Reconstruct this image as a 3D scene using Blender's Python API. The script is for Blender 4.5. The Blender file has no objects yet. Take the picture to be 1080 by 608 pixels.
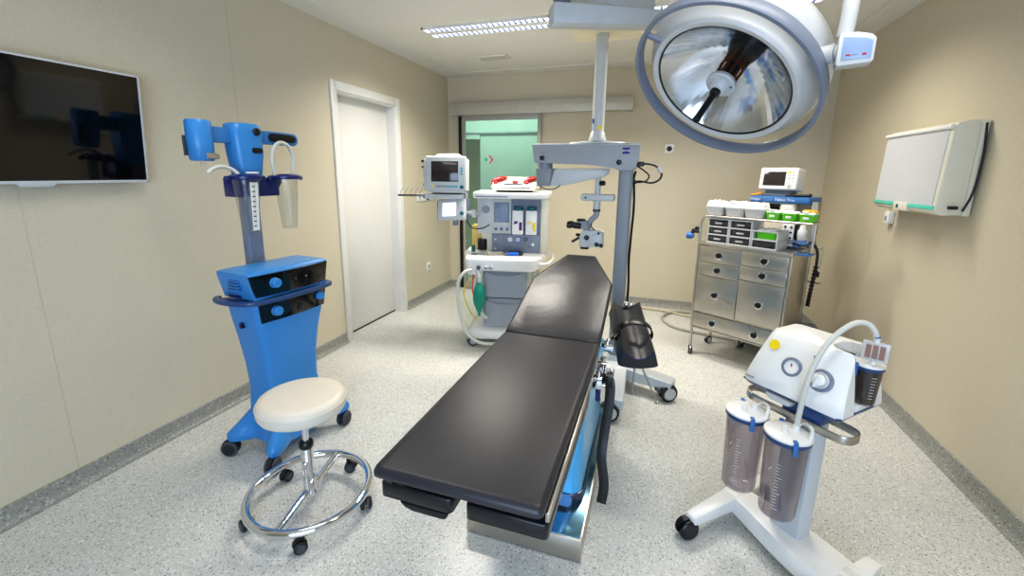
import bpy, bmesh, math, random
from mathutils import Vector, Matrix
random.seed(7)
R = math.radians
V = Vector
scene = bpy.context.scene
COL = scene.collection

# ------------------------------------------------------------------ materials
def lin(c):
    c = c / 255.0
    return c / 12.92 if c <= 0.04045 else ((c + 0.055) / 1.055) ** 2.4
def rgb(*c):
    return (lin(c[0]), lin(c[1]), lin(c[2]), 1.0)
def new_mat(name):
    m = bpy.data.materials.new(name)
    m.use_nodes = True
    nt = m.node_tree
    return m, nt, nt.nodes['Principled BSDF']
def noise(nt, scale, detail=3, rough=0.6):
    tc = nt.nodes.new('ShaderNodeTexCoord')
    n = nt.nodes.new('ShaderNodeTexNoise')
    n.inputs['Scale'].default_value = scale
    n.inputs['Detail'].default_value = detail
    n.inputs['Roughness'].default_value = rough
    nt.links.new(tc.outputs['Object'], n.inputs['Vector'])
    return n
def ramp(nt, src, stops):
    r = nt.nodes.new('ShaderNodeValToRGB')
    el = r.color_ramp.elements
    while len(el) < len(stops):
        el.new(0.5)
    for e, (p, c) in zip(el, stops):
        e.position = p
        e.color = c
    nt.links.new(src, r.inputs['Fac'])
    return r
def shade(c, k):
    return (min(1, c[0] * k), min(1, c[1] * k), min(1, c[2] * k), 1)
def mat(name, c, rough=0.5, metal=0.0, var=0.04, scale=12, bump=0.0, bscale=80, coat=0.0, emit=0.0, spec=None):
    m, nt, b = new_mat(name)
    col = rgb(*c)
    n = noise(nt, scale)
    r = ramp(nt, n.outputs['Fac'], [(0.3, shade(col, 1 - var)), (0.7, shade(col, 1 + var))])
    nt.links.new(r.outputs['Color'], b.inputs['Base Color'])
    b.inputs['Roughness'].default_value = rough
    b.inputs['Metallic'].default_value = metal
    if coat:
        b.inputs['Coat Weight'].default_value = coat
        b.inputs['Coat Roughness'].default_value = 0.08
    if spec is not None:
        b.inputs['Specular IOR Level'].default_value = spec
    if emit:
        nt.links.new(r.outputs['Color'], b.inputs['Emission Color'])
        b.inputs['Emission Strength'].default_value = emit
    if bump:
        n2 = noise(nt, bscale)
        bp = nt.nodes.new('ShaderNodeBump')
        bp.inputs['Strength'].default_value = bump
        bp.inputs['Distance'].default_value = 0.004
        nt.links.new(n2.outputs['Fac'], bp.inputs['Height'])
        nt.links.new(bp.outputs['Normal'], b.inputs['Normal'])
    return m
def glass(name, tint, gloss=0.08, rough=0.03, milk=0.0, milkc=(255, 255, 255)):
    """thin clear sheet: tinted transparency, a facing dependent gloss and an optional milky body"""
    m, nt, b = new_mat(name)
    nt.nodes.remove(b)
    out = nt.nodes['Material Output']
    tr = nt.nodes.new('ShaderNodeBsdfTransparent')
    n = noise(nt, 6)
    t = rgb(*tint)
    rr_ = ramp(nt, n.outputs['Fac'], [(0.3, shade(t, 0.97)), (0.7, shade(t, 1.0))])
    nt.links.new(rr_.outputs['Color'], tr.inputs['Color'])
    body = tr
    if milk:
        df = nt.nodes.new('ShaderNodeBsdfDiffuse')
        df.inputs['Color'].default_value = rgb(*milkc)
        mx = nt.nodes.new('ShaderNodeMixShader')
        mx.inputs[0].default_value = milk
        nt.links.new(tr.outputs[0], mx.inputs[1])
        nt.links.new(df.outputs[0], mx.inputs[2])
        body = mx
    gl = nt.nodes.new('ShaderNodeBsdfGlossy')
    gl.inputs['Roughness'].default_value = rough
    lw = nt.nodes.new('ShaderNodeLayerWeight')
    lw.inputs['Blend'].default_value = 0.25
    mp = nt.nodes.new('ShaderNodeMapRange')
    mp.inputs['To Min'].default_value = gloss * 0.4
    mp.inputs['To Max'].default_value = min(0.9, gloss * 5)
    nt.links.new(lw.outputs['Facing'], mp.inputs['Value'])
    mx2 = nt.nodes.new('ShaderNodeMixShader')
    nt.links.new(mp.outputs['Result'], mx2.inputs[0])
    nt.links.new(body.outputs[0], mx2.inputs[1])
    nt.links.new(gl.outputs[0], mx2.inputs[2])
    nt.links.new(mx2.outputs[0], out.inputs['Surface'])
    return m

def wall_mat(name, c):
    m, nt, b = new_mat(name)
    col = rgb(*c)
    n = noise(nt, 130, 4, 0.75)
    r = ramp(nt, n.outputs['Fac'], [(0.32, shade(col, 0.93)), (0.5, col), (0.7, shade(col, 1.05))])
    nt.links.new(r.outputs['Color'], b.inputs['Base Color'])
    b.inputs['Roughness'].default_value = 0.55
    b.inputs['Specular IOR Level'].default_value = 0.35
    bp = nt.nodes.new('ShaderNodeBump')
    bp.inputs['Strength'].default_value = 0.12
    bp.inputs['Distance'].default_value = 0.003
    nt.links.new(n.outputs['Fac'], bp.inputs['Height'])
    nt.links.new(bp.outputs['Normal'], b.inputs['Normal'])
    return m
def speckle_mat(name, base, dark, light, tan, rough, scale=120.0, amount=1.0):
    m, nt, b = new_mat(name)
    tc = nt.nodes.new('ShaderNodeTexCoord')
    base_ = rgb(*base)
    n = noise(nt, 3.0)
    cur = ramp(nt, n.outputs['Fac'], [(0.35, shade(base_, 0.96)), (0.65, shade(base_, 1.03))]).outputs['Color']
    for k, (sc, c, th) in enumerate([(scale, tan, 0.80), (scale * 0.72, dark, 0.86), (scale * 1.35, dark, 0.84), (scale * 0.55, light, 0.80), (scale * 1.9, light, 0.75)]):
        mp = nt.nodes.new('ShaderNodeMapping')
        mp.inputs['Location'].default_value = (k * 3.7, k * 1.3, k * 5.1)
        mp.inputs['Rotation'].default_value = (0.3 * k, 0.2 * k, 0.9 * k)
        nt.links.new(tc.outputs['Object'], mp.inputs['Vector'])
        v = nt.nodes.new('ShaderNodeTexVoronoi')
        v.inputs['Scale'].default_value = sc
        v.inputs['Randomness'].default_value = 1.0
        nt.links.new(mp.outputs['Vector'], v.inputs['Vector'])
        sp = nt.nodes.new('ShaderNodeSeparateColor')
        nt.links.new(v.outputs['Color'], sp.inputs['Color'])
        gt = nt.nodes.new('ShaderNodeMath')
        gt.operation = 'GREATER_THAN'
        gt.inputs[1].default_value = th
        nt.links.new(sp.outputs[0], gt.inputs[0])
        lt = nt.nodes.new('ShaderNodeMath')
        lt.operation = 'LESS_THAN'
        lt.inputs[1].default_value = 0.42
        nt.links.new(v.outputs['Distance'], lt.inputs[0])
        mu = nt.nodes.new('ShaderNodeMath')
        mu.operation = 'MULTIPLY'
        nt.links.new(gt.outputs[0], mu.inputs[0])
        nt.links.new(lt.outputs[0], mu.inputs[1])
        mu2 = nt.nodes.new('ShaderNodeMath')
        mu2.operation = 'MULTIPLY'
        mu2.inputs[1].default_value = amount
        nt.links.new(mu.outputs[0], mu2.inputs[0])
        mx = nt.nodes.new('ShaderNodeMix')
        mx.data_type = 'RGBA'
        nt.links.new(mu2.outputs[0], mx.inputs['Factor'])
        nt.links.new(cur, mx.inputs['A'])
        mx.inputs['B'].default_value = rgb(*c)
        cur = mx.outputs['Result']
    nt.links.new(cur, b.inputs['Base Color'])
    b.inputs['Roughness'].default_value = rough
    b.inputs['Specular IOR Level'].default_value = 0.38
    return m

M = {}
M['wall'] = wall_mat('wallpaper_beige', (206, 197, 176))
M['floor'] = speckle_mat('vinyl_floor', (206, 206, 202), (98, 99, 101), (234, 234, 232), (180, 174, 158), 0.27, 180.0, 0.75)
M['skirting'] = speckle_mat('vinyl_skirting', (150, 150, 143), (80, 80, 82), (190, 190, 184), (140, 130, 110), 0.4, 150.0, 0.7)
M['ceiling'] = mat('ceiling_paint', (224, 221, 214), 0.8, var=0.015, scale=3)
M['cornice'] = mat('ceiling_border_paint', (222, 221, 214), 0.75, var=0.015)
M['door_white'] = mat('door_white', (226, 225, 221), 0.35, var=0.01)
M['door_gap'] = mat('door_gap', (40, 38, 36), 0.8)
M['alu'] = mat('brushed_alu', (190, 190, 186), 0.32, 0.8, var=0.05, scale=30)
M['alu_paint'] = mat('alu_paint', (196, 193, 182), 0.4, 0.2)
M['mint_wall'] = mat('mint_wall', (206, 228, 218), 0.6, var=0.02, scale=2)
M['olive_wall'] = mat('olive_wall', (206, 208, 176), 0.6, var=0.03, scale=2)
M['mint_glass'] = glass('mint_glass', (226, 241, 234), 0.06, 0.02, 0.08, (205, 232, 220))
M['chrome'] = mat('chrome', (225, 226, 230), 0.07, 1.0, var=0.02)
M['steel'] = mat('stainless', (196, 192, 184), 0.34, 1.0, var=0.06, scale=9)
M['steel_dark'] = mat('dark_steel', (120, 118, 114), 0.35, 0.9)  # darker steel for frames, hook rail and a dial
M['white'] = mat('white_plastic', (232, 232, 230), 0.35, var=0.015)
M['offwhite'] = mat('ivory_plastic', (222, 217, 200), 0.4, var=0.02)
M['grey_l'] = mat('pale_grey_paint', (196, 200, 203), 0.38, var=0.02)
M['grey'] = mat('mid_grey_paint', (142, 148, 157), 0.4, var=0.02)
M['grey_d'] = mat('slate_grey', (104, 113, 124), 0.45, var=0.03)
M['black'] = mat('black_plastic', (20, 20, 22), 0.35, var=0.1)
M['black_gloss'] = mat('black_gloss', (8, 8, 10), 0.06, var=0.1, coat=0.5)
M['leather'] = mat('black_leather', (50, 49, 54), 0.40, var=0.08, scale=4, bump=0.22, bscale=14)
M['leather_soft'] = mat('black_leather_wrinkled', (50, 49, 54), 0.36, var=0.08, scale=4, bump=0.9, bscale=7)
M['rubber'] = mat('rubber', (32, 33, 36), 0.55)
M['tyre_grey'] = mat('tyre_grey', (70, 74, 80), 0.5)
M['hub_grey'] = mat('hub_grey', (188, 190, 192), 0.4)
M['hub_dark'] = mat('hub_dark', (36, 38, 44), 0.45)
M['blue'] = mat('device_blue', (60, 138, 206), 0.33, var=0.02, scale=4)
M['blue_d'] = mat('device_blue_dark', (60, 124, 184), 0.35)  # darker blue for the head arms and side grille
M['navy'] = mat('navy_plastic', (28, 38, 100), 0.28)
M['navy_rim'] = mat('navy_rim', (48, 76, 122), 0.3)
M['blue_col'] = mat('table_column_blue', (92, 178, 228), 0.25, 0.1, var=0.03, scale=3)
M['blue_reflection'] = mat('polished_plate', (120, 165, 190), 0.12, 0.9, var=0.03)  # steel with the column's blue reflection put into its base colour
M['cream'] = mat('cream_vinyl', (222, 214, 200), 0.42, var=0.025, bump=0.05, bscale=60)
M['clear'] = glass('clear_plastic', (250, 251, 251), 0.06, 0.05, 0.012)
M['milky'] = glass('milky_plastic', (235, 236, 236), 0.08, 0.2, 0.55, (236, 236, 236))
M['cover'] = glass('lamp_cover_glass', (250, 250, 250), 0.05, 0.01)
M['smoke'] = glass('smoked_plastic', (236, 232, 234), 0.08, 0.05, 0.07, (198, 194, 198))
M['smoke_d'] = glass('dark_smoked_plastic', (186, 176, 174), 0.10, 0.06, 0.10, (140, 130, 128))
M['tube'] = mat('silicone_tube', (206, 206, 198), 0.4, var=0.03)
M['tube_grey'] = mat('hose_grey', (168, 166, 152), 0.5)
M['tube_beige'] = mat('hose_beige', (196, 186, 158), 0.5)
M['screen'] = mat('screen_off', (52, 46, 44), 0.12, var=0.05, coat=0.3)
M['screen_on'] = mat('screen_lit', (236, 238, 250), 0.3, emit=0.9)
M['screen_blue'] = mat('panel_blue', (146, 166, 196), 0.3)
M['tv'] = mat('tv_screen', (6, 6, 8), 0.05, var=0.1, coat=0.3)
M['teal'] = mat('teal_plastic', (20, 100, 110), 0.35)
M['teal_key'] = mat('teal_key', (70, 170, 190), 0.4)
M['bag'] = mat('green_bag', (10, 138, 118), 0.5)
M['orange'] = mat('orange_tube', (232, 110, 60), 0.5)
M['yellow'] = mat('yellow_label', (240, 214, 20), 0.45)
M['amber'] = mat('amber_plastic', (226, 200, 120), 0.4)
M['red'] = mat('red_plastic', (180, 34, 34), 0.3)
M['purple'] = mat('purple_label', (90, 40, 120), 0.45)
M['green'] = mat('lime_plastic', (96, 200, 30), 0.4)
M['cloth_white'] = mat('white_tissue', (240, 240, 240), 0.85, var=0.03, bump=0.6, bscale=40)
M['panel_grey'] = mat('panel_grey', (128, 138, 158), 0.45)
M['drawer_grey'] = mat('drawer_grey', (158, 165, 175), 0.42, var=0.02)
M['label_blue'] = mat('label_blue', (60, 112, 176), 0.4)
M['bluegrey'] = mat('bluegrey_paint', (122, 130, 150), 0.35)
M['viewer'] = mat('viewer_panel', (204, 206, 210), 0.3, var=0.012)
M['turq'] = mat('turquoise_strip', (92, 206, 188), 0.4)
M['mirror'] = mat('reflector', (228, 234, 242), 0.12, 1.0, var=0.05)
M['copper'] = mat('copper_bars', (120, 66, 36), 0.35, 0.8)
M['lamp_grey'] = mat('lamp_ring_grey', (126, 134, 150), 0.38, var=0.02)
M['lamp_shell'] = mat('lamp_shell', (206, 207, 207), 0.35, var=0.01)
M['pink_mark'] = mat('pink_mark', (232, 60, 150), 0.5)
M['green_mark'] = mat('green_mark', (60, 200, 100), 0.5)
M['louvre'] = mat('louvre_alu', (120, 140, 190), 0.3, 0.4)
m_, nt_, b_ = new_mat('tube_light')
nz = noise(nt_, 4)
rp = ramp(nt_, nz.outputs['Fac'], [(0.3, rgb(238, 242, 255)), (0.7, rgb(250, 250, 255))])
nt_.links.new(rp.outputs['Color'], b_.inputs['Emission Color'])
b_.inputs['Emission Strength'].default_value = 2.6
M['lit'] = m_

# ------------------------------------------------------------------ mesh kit
def catmull(pts, sub=8, closed=False):
    pts = [V(p) for p in pts]
    n = len(pts)
    out = []
    rng = range(n) if closed else range(n - 1)
    for i in rng:
        if closed:
            p0, p1, p2, p3 = pts[i - 1], pts[i], pts[(i + 1) % n], pts[(i + 2) % n]
        else:
            p0 = pts[i - 1] if i > 0 else pts[0] * 2 - pts[1]
            p1, p2 = pts[i], pts[i + 1]
            p3 = pts[i + 2] if i + 2 < n else pts[-1] * 2 - pts[-2]
        for k in range(sub):
            t = k / sub
            out.append(0.5 * ((2 * p1) + (p2 - p0) * t + (2 * p0 - 5 * p1 + 4 * p2 - p3) * t * t + (3 * p1 - p0 - 3 * p2 + p3) * t ** 3))
    if not closed:
        out.append(pts[-1])
    return out
def rrect(w, d, r, n=5):
    """rounded rectangle outline, counter-clockwise, centred"""
    r = min(r, w / 2 - 1e-4, d / 2 - 1e-4)
    out = []
    for cx, cy, a0 in ((w / 2 - r, d / 2 - r, 0), (-w / 2 + r, d / 2 - r, 90), (-w / 2 + r, -d / 2 + r, 180), (w / 2 - r, -d / 2 + r, 270)):
        for k in range(n + 1):
            a = R(a0 + 90 * k / n)
            out.append((cx + r * math.cos(a), cy + r * math.sin(a)))
    return out
class MB:
    def __init__(s, T=None):
        s.bm = bmesh.new()
        s.T = T
    def _bev(s, verts, b, seg, edges=None):
        if b > 0:
            ed = edges or list({e for v in verts for e in v.link_edges})
            bmesh.ops.bevel(s.bm, geom=ed, offset=b, segments=seg, profile=0.5, affect='EDGES', clamp_overlap=True)
    def box(s, x0, x1, y0, y1, z0, z1, b=0.0, seg=2, X=None):
        vs = [s.bm.verts.new((x, y, z)) for x in (x0, x1) for y in (y0, y1) for z in (z0, z1)]
        f = lambda *i: s.bm.faces.new([vs[k] for k in i])
        f(0, 1, 3, 2); f(4, 6, 7, 5); f(0, 4, 5, 1); f(2, 3, 7, 6); f(0, 2, 6, 4); f(1, 5, 7, 3)
        if X is not None:
            for v in vs:
                v.co = X @ v.co
        s._bev(vs, b, seg)
        return s
    def hexa(s, bot, top, b=0.0, seg=2):
        """box from four bottom and four top corner points, same order"""
        return s.loft([bot, top], b=b, seg=seg)
    def loft(s, rings, caps=True, closed=True, b=0.0, seg=2):
        rows = [[s.bm.verts.new(p) for p in r] for r in rings]
        n = len(rows[0])
        for a, c in zip(rows, rows[1:]):
            for i in range(n if closed else n - 1):
                j = (i + 1) % n
                s.bm.faces.new((a[i], a[j], c[j], c[i]))
        if caps and closed:
            s.bm.faces.new(rows[0][::-1])
            s.bm.faces.new(rows[-1])
        if b:
            s._bev([v for r in rows for v in r], b, seg)
        return s
    def cyl(s, p0, p1, r0, r1=None, n=24, caps=True):
        p0, p1 = V(p0), V(p1)
        r1 = r0 if r1 is None else r1
        q = (p1 - p0).to_track_quat('Z', 'Y')
        ring = lambda p, r: [p + q @ V((r * math.cos(2 * math.pi * k / n), r * math.sin(2 * math.pi * k / n), 0)) for k in range(n)]
        return s.loft([ring(p0, r0), ring(p1, r1)], caps=caps)
    def lathe(s, prof, p=(0, 0, 0), axis=(0, 0, 1), n=32, caps=True, sx=1.0, sy=1.0):
        """profile of (radius, height) pairs turned about an axis through p"""
        q = V(axis).to_track_quat('Z', 'Y')
        p = V(p)
        rings = [[p + q @ V((sx * max(r, 1e-4) * math.cos(2 * math.pi * k / n), sy * max(r, 1e-4) * math.sin(2 * math.pi * k / n), h)) for k in range(n)] for r, h in prof]
        return s.loft(rings, caps=caps)
    def tube(s, pts, r, n=10, sub=8, closed=False, smooth=True, flat=None, up=(0, 0, 1)):
        P = catmull(pts, sub, closed) if smooth else [V(p) for p in pts]
        N = len(P)
        rings = []
        prev = None
        for i, p in enumerate(P):
            a = P[i - 1] if (i > 0 or closed) else P[0]
            c = P[(i + 1) % N] if (i < N - 1 or closed) else P[-1]
            t = (c - a)
            t = t.normalized() if t.length > 1e-9 else V((0, 0, 1))
            if prev is None:
                u = V(up)
                if abs(u.dot(t)) > 0.95:
                    u = V((1, 0, 0))
                prev = (u - t * u.dot(t)).normalized()
            else:
                prev = (prev - t * prev.dot(t)).normalized()
            w = t.cross(prev)
            rr_ = r(i / max(1, N - 1)) if callable(r) else r
            if flat:
                o = rrect(flat[0], flat[1], min(flat) * 0.3, 2)
                rings.append([p + w * x + prev * y for x, y in o])
            else:
                rings.append([p + prev * (rr_ * math.cos(2 * math.pi * k / n)) + w * (rr_ * math.sin(2 * math.pi * k / n)) for k in range(n)])
        if closed:
            rings.append(rings[0])
            rows = [[s.bm.verts.new(q) for q in rg] for rg in rings[:-1]]
            m = len(rows[0])
            for i in range(len(rows)):
                a, c = rows[i], rows[(i + 1) % len(rows)]
                for k in range(m):
                    j = (k + 1) % m
                    s.bm.faces.new((a[k], a[j], c[j], c[k]))
            return s
        return s.loft(rings)
    def prism(s, poly, axis, a, b, bev=0.0, seg=2):
        """extrude a 2D outline along x, y or z from a to b"""
        mk = {'x': lambda u, v, t: (t, u, v), 'y': lambda u, v, t: (u, t, v), 'z': lambda u, v, t: (u, v, t)}[axis]
        return s.loft([[mk(u, v, a) for u, v in poly], [mk(u, v, b) for u, v in poly]], b=bev, seg=seg)
    def ball(s, p, r, sx=1, sy=1, sz=1, n=16):
        d = bmesh.ops.create_uvsphere(s.bm, u_segments=n, v_segments=max(6, n // 2), radius=r)
        for v in d['verts']:
            v.co = V((v.co.x * sx, v.co.y * sy, v.co.z * sz)) + V(p)
        return s
    def build(s, name, m, parent=None, sharp=38.0, X=None):
        bm = s.bm
        bmesh.ops.recalc_face_normals(bm, faces=bm.faces[:])
        T = X if X is not None else s.T
        if T is not None:
            bmesh.ops.transform(bm, matrix=T, verts=bm.verts[:])
        for f in bm.faces:
            f.smooth = True
        lim = R(sharp)
        for e in bm.edges:
            if len(e.link_faces) == 2 and e.calc_face_angle(0) > lim:
                e.smooth = False
        me = bpy.data.meshes.new(name)
        bm.to_mesh(me)
        bm.free()
        if isinstance(m, str):
            m = M[m]
        me.materials.append(m)
        o = bpy.data.objects.new(name, me)
        COL.objects.link(o)
        if parent is not None:
            o.parent = parent
        return o
def tag(o, label, cat, group=None):
    o['label'] = label
    o['category'] = cat
    if group:
        o['group'] = group
    return o
def thing(name, label, cat, loc=(0, 0, 0), rz=0.0, group=None, rot=None):
    o = bpy.data.objects.new(name, None)
    o.empty_display_size = 0.1
    COL.objects.link(o)
    o.location = loc
    o.rotation_euler = (0, 0, R(rz)) if rot is None else rot
    return tag(o, label, cat, group)
def winv(loc, rz=0.0):
    """matrix taking world coordinates into a thing's own frame"""
    return (Matrix.Translation(loc) @ Matrix.Rotation(R(rz), 4, 'Z')).inverted()
def struct(o):
    o['kind'] = 'structure'
    return o
def text(name, s, size, m, parent, X, depth=0.0006):
    cu = bpy.data.curves.new(name, 'FONT')
    cu.body = s
    cu.size = size
    cu.align_x = 'CENTER'
    cu.align_y = 'CENTER'
    cu.extrude = depth
    t = bpy.data.objects.new(name + '_curve', cu)
    COL.objects.link(t)
    bpy.context.view_layer.update()
    me = bpy.data.meshes.new_from_object(t.evaluated_get(bpy.context.evaluated_depsgraph_get()))
    bpy.data.objects.remove(t)
    me.transform(X)
    me.materials.clear()
    me.materials.append(M[m])
    o = bpy.data.objects.new(name, me)
    COL.objects.link(o)
    o.parent = parent
    return o
def face_y(x, y, z, tilt=0.0):
    """frame for flat marks facing -y (towards a viewer in front)"""
    return Matrix.Translation((x, y, z)) @ Matrix.Rotation(R(90 + tilt), 4, 'X')
def copy_tree(o, parent=None):
    c = o.copy()
    COL.objects.link(c)
    if parent is not None:
        c.parent = parent
    for ch in list(o.children):
        copy_tree(ch, c)
    return c
def caster(root, x, y, z1, r, ang, tyre='rubber', hub='hub_grey', hood='rubber', w=0.05, brake=False):
    """twin wheel swivel caster: housing with stem, two tyres and two hub discs"""
    d = V((math.cos(R(ang)), math.sin(R(ang)), 0))
    t = V((-d.y, d.x, 0))
    c = V((x, y, 0)) - t * r * 0.45 + V((0, 0, r))
    m = MB()
    m.cyl((x, y, r * 1.5), (x, y, z1), r * 0.3, n=14)
    q = Matrix.Translation(c) @ Matrix(((d.x, t.x, 0, 0), (d.y, t.y, 0, 0), (0, 0, 1, 0), (0, 0, 0, 1)))
    arc = [(r * 1.08 * math.cos(R(a)), r * 1.08 * math.sin(R(a))) for a in range(10, 175, 15)] + [(-r * 0.5, 0), (r * 0.5, 0)]
    ring0 = [q @ V((-w * 0.16, u, v)) for u, v in arc]
    ring1 = [q @ V((w * 0.16, u, v)) for u, v in arc]
    m.loft([ring0, ring1])
    if brake:
        e = c + t * (-r * 1.25) + V((0, 0, r * 0.35))
        m.cyl(e - d * w * 0.35, e + d * w * 0.35, r * 0.2, n=10)
        m.cyl(c + V((0, 0, r * 0.4)), e, r * 0.14, n=8)
    o = m.build('caster', hood, root)
    for sgn in (-1, 1):
        a = c + d * (sgn * w * 0.2)
        b = c + d * (sgn * w * 0.5)
        k = r * 0.14
        MB().lathe([(r * 0.3, 0), (r - k * 0.5, 0), (r, k * 0.5), (r, w * 0.3 - k), (r - k, w * 0.3), (r * 0.3, w * 0.3)], a, d * sgn, 24).build('wheel', tyre, o)
        MB().lathe([(0.001, 0), (r * 0.72, 0), (r * 0.66, 0.003), (0.001, 0.004)], b - d * sgn * 0.0004, d * sgn, 20).build('hub_disc', hub, o)
    return o

# ------------------------------------------------------------------ room shell
XL, XR, YB, YF, H = -2.495, 1.551, 5.03, -1.6, 2.6
D1, D2, DH = 3.03, 3.87, 2.11                      # clear opening of the white door
G0, G1, GH = -2.33, -1.345, 2.12                  # opening behind the glass door
def wall(name, boxes, m='wall'):
    k = MB()
    for b in boxes:
        k.box(*b)
    return struct(k.build(name, m))
struct(MB().box(XL - 0.3, XR + 0.2, YF - 0.2, 8.6, -0.1, 0).build('floor', 'floor'))
struct(MB().box(XL - 0.3, XR + 0.2, YF - 0.2, 8.6, H, H + 0.1).build('ceiling', 'ceiling'))
wall('wall_left', [(XL - 0.16, XL, YF, D1, 0, H), (XL - 0.16, XL, D2, YB + 0.12, 0, H), (XL - 0.16, XL, D1, D2, DH, H)])
wall('wall_back', [(XL - 0.16, G0, YB, YB + 0.12, 0, H), (G1, XR + 0.16, YB, YB + 0.12, 0, H), (G0, G1, YB, YB + 0.12, GH, H)])
wall('wall_right', [(XR, XR + 0.16, YF, YB, 0, H)])
wall('wall_front', [(XL - 0.16, XR + 0.16, YF - 0.12, YF, 0, 0.4), (XL - 0.16, XR + 0.16, YF - 0.12, YF, 2.1, H), (XL - 0.16, -0.9, YF - 0.12, YF, 0.4, 2.1), (1.4, XR + 0.16, YF - 0.12, YF, 0.4, 2.1)])
# vinyl skirting with a coved foot
def skirting(name, pts):
    """profile swept along the wall; pts = list of (x, y, nx, ny)"""
    k = MB()
    prof = [(0, 0), (0.045, 0), (0.03, 0.002), (0.018, 0.009), (0.012, 0.02), (0.008, 0.035), (0.008, 0.083), (0.0, 0.086)]
    for (x0, y0, x1, y1, nx, ny) in pts:
        k.loft([[V((x0 + nx * u, y0 + ny * u, z)) for u, z in prof], [V((x1 + nx * u, y1 + ny * u, z)) for u, z in prof]])
    return struct(k.build(name, 'skirting'))
skirting('baseboard_left', [(XL, YF, XL, D1 - 0.07, 1, 0), (XL, D2 + 0.07, XL, YB, 1, 0)])
skirting('baseboard_back', [(XL, YB, G0, YB, 0, -1), (G1, YB, XR, YB, 0, -1)])
skirting('baseboard_right', [(XR, YF, XR, YB, -1, 0)])
# shallow dropped border of the ceiling
k = MB()
k.box(XL, XL + 0.2, YF, YB, H - 0.007, H).box(XR - 0.2, XR, YF, YB, H - 0.007, H).box(XL + 0.2, XR - 0.2, YB - 0.2, YB, H - 0.007, H)
struct(k.build('trim_1', 'cornice'))
# wallpaper seams
k = MB()
for y in (1.07, 2.13):
    k.box(XL, XL + 0.0008, y, y + 0.003, 0.09, H - 0.02)
struct(k.build('trim_2', mat('seam', (196, 186, 162), 0.7)))

# white sliding door in the left wall
d = bpy.data.objects.new('door_1', None)
COL.objects.link(d)
d.location = (XL, (D1 + D2) / 2, 0)
struct(d)
T = winv(d.location)
k = MB(T)
k.box(XL - 0.01, XL + 0.016, D1 - 0.068, D1, 0, DH + 0.072, 0.004).box(XL - 0.01, XL + 0.016, D2, D2 + 0.068, 0, DH + 0.072, 0.004)
k.box(XL - 0.01, XL + 0.0158, D1 - 0.002, D2 + 0.002, DH, DH + 0.0718, 0.004)
k.box(XL - 0.15, XL, D2 - 0.012, D2 + 0.01, 0, DH).box(XL - 0.15, XL, D1 - 0.01, D1 + 0.012, 0, DH).box(XL - 0.15, XL, D1, D2, DH - 0.012, DH + 0.01)
k.build('door_frame', 'door_white', d)
MB(T).box(XL - 0.14, XL - 0.095, D1 + 0.012, D2 - 0.012, 0.012, DH - 0.014, 0.003).build('door_leaf', 'door_white', d)
MB(T).box(XL - 0.13, XL - 0.092, D1 + 0.012, D2 - 0.012, 0.0, 0.012).build('gap_strip', 'door_gap', d)  # dark strip stands in for the shaded gap under the leaf

# sliding glass door in front of the back wall, hung from a rail
d = bpy.data.objects.new('door_2', None)
COL.objects.link(d)
d.location = (-1.82, YB, 0)
struct(d)
T = winv(d.location)
gx0, gx1, gy0, gy1 = -2.285, -1.30, 4.975, 5.012
k = MB(T)
k.box(gx0, gx0 + 0.035, gy0, gy1, 0.01, 2.15, 0.003).box(gx1 - 0.04, gx1, gy0, gy1, 0.01, 2.15, 0.003)
k.box(gx0 + 0.034, gx1 - 0.038, gy0, gy1, 2.085, 2.15, 0.003).box(gx0 + 0.034, gx1 - 0.038, gy0, gy1, 0.01, 0.07, 0.003)
k.build('door_frame', mat('door_stile', (172, 170, 164), 0.4, 0.2), d)
MB(T).box(gx0 + 0.03, gx1 - 0.036, 4.99, 4.998, 0.06, 2.09).build('pane', 'mint_glass', d)
MB(T).box(-2.342, -2.305, 5.0, 5.06, 0.0, 2.14).build('black_strip', 'black', d)  # black strip along the left edge of the glass door
k = MB(T)
k.prism([(4.93, 2.146), (4.93, 2.225), (4.945, 2.287), (YB, 2.287), (YB, 2.146)], 'x', -2.425, -0.296, 0.004)
k.build('rail_cover', 'alu_paint', d)
MB(T).box(-2.42, -0.30, 4.94, YB - 0.001, 2.222, 2.226).build('rail_joint', 'grey', d)
for nm, dx, mm in (('green_mark', -0.046, 'green_mark'), ('pink_mark', 0.0, 'pink_mark')):
    k = MB(T)
    x, z, y = -1.925 + dx, 1.632, 4.988
    if dx < 0:
        k.prism([(x - 0.03, z - 0.022), (x - 0.012, z - 0.022), (x + 0.022, z), (x - 0.012, z + 0.022), (x - 0.03, z + 0.022), (x - 0.012, z)], 'y', y, y + 0.0015)
    else:
        k.prism([(x - 0.022, z - 0.046), (x + 0.002, z - 0.046), (x + 0.044, z), (x + 0.002, z + 0.046), (x - 0.022, z + 0.046), (x + 0.018, z)], 'y', y, y + 0.0015)
    k.build(nm, mm, d)
# the bright next room seen through the glass
wall('wall_corridor', [(-4.6, XR, 7.3, 7.4, 0, H), (-4.7, -4.6, YB + 0.12, 7.4, 0, H)], 'olive_wall')
wall('wall_corridor_partition', [(-2.60, -0.6, 6.32, 6.4, 0, 2.045)], 'mint_wall')
wall('wall_corridor_header', [(-3.5, -0.6, 6.30, 6.40, 2.07, H)], 'mint_wall')
struct(MB().box(-3.5, -2.6, 6.30, 6.40, 1.975, 2.045).build('trim_4', 'mint_wall'))
struct(MB().box(-3.5, -0.6, 6.29, 6.41, 2.045, 2.07).build('trim_3', 'grey'))
struct(MB().box(-4.7, -2.66, YB + 0.12, 7.4, -0.1, 0).build('floor_corridor', 'floor'))
struct(MB().box(-4.7, -2.79, YB + 0.12, 7.4, H, H + 0.1).build('ceiling_corridor', 'ceiling'))

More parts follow.
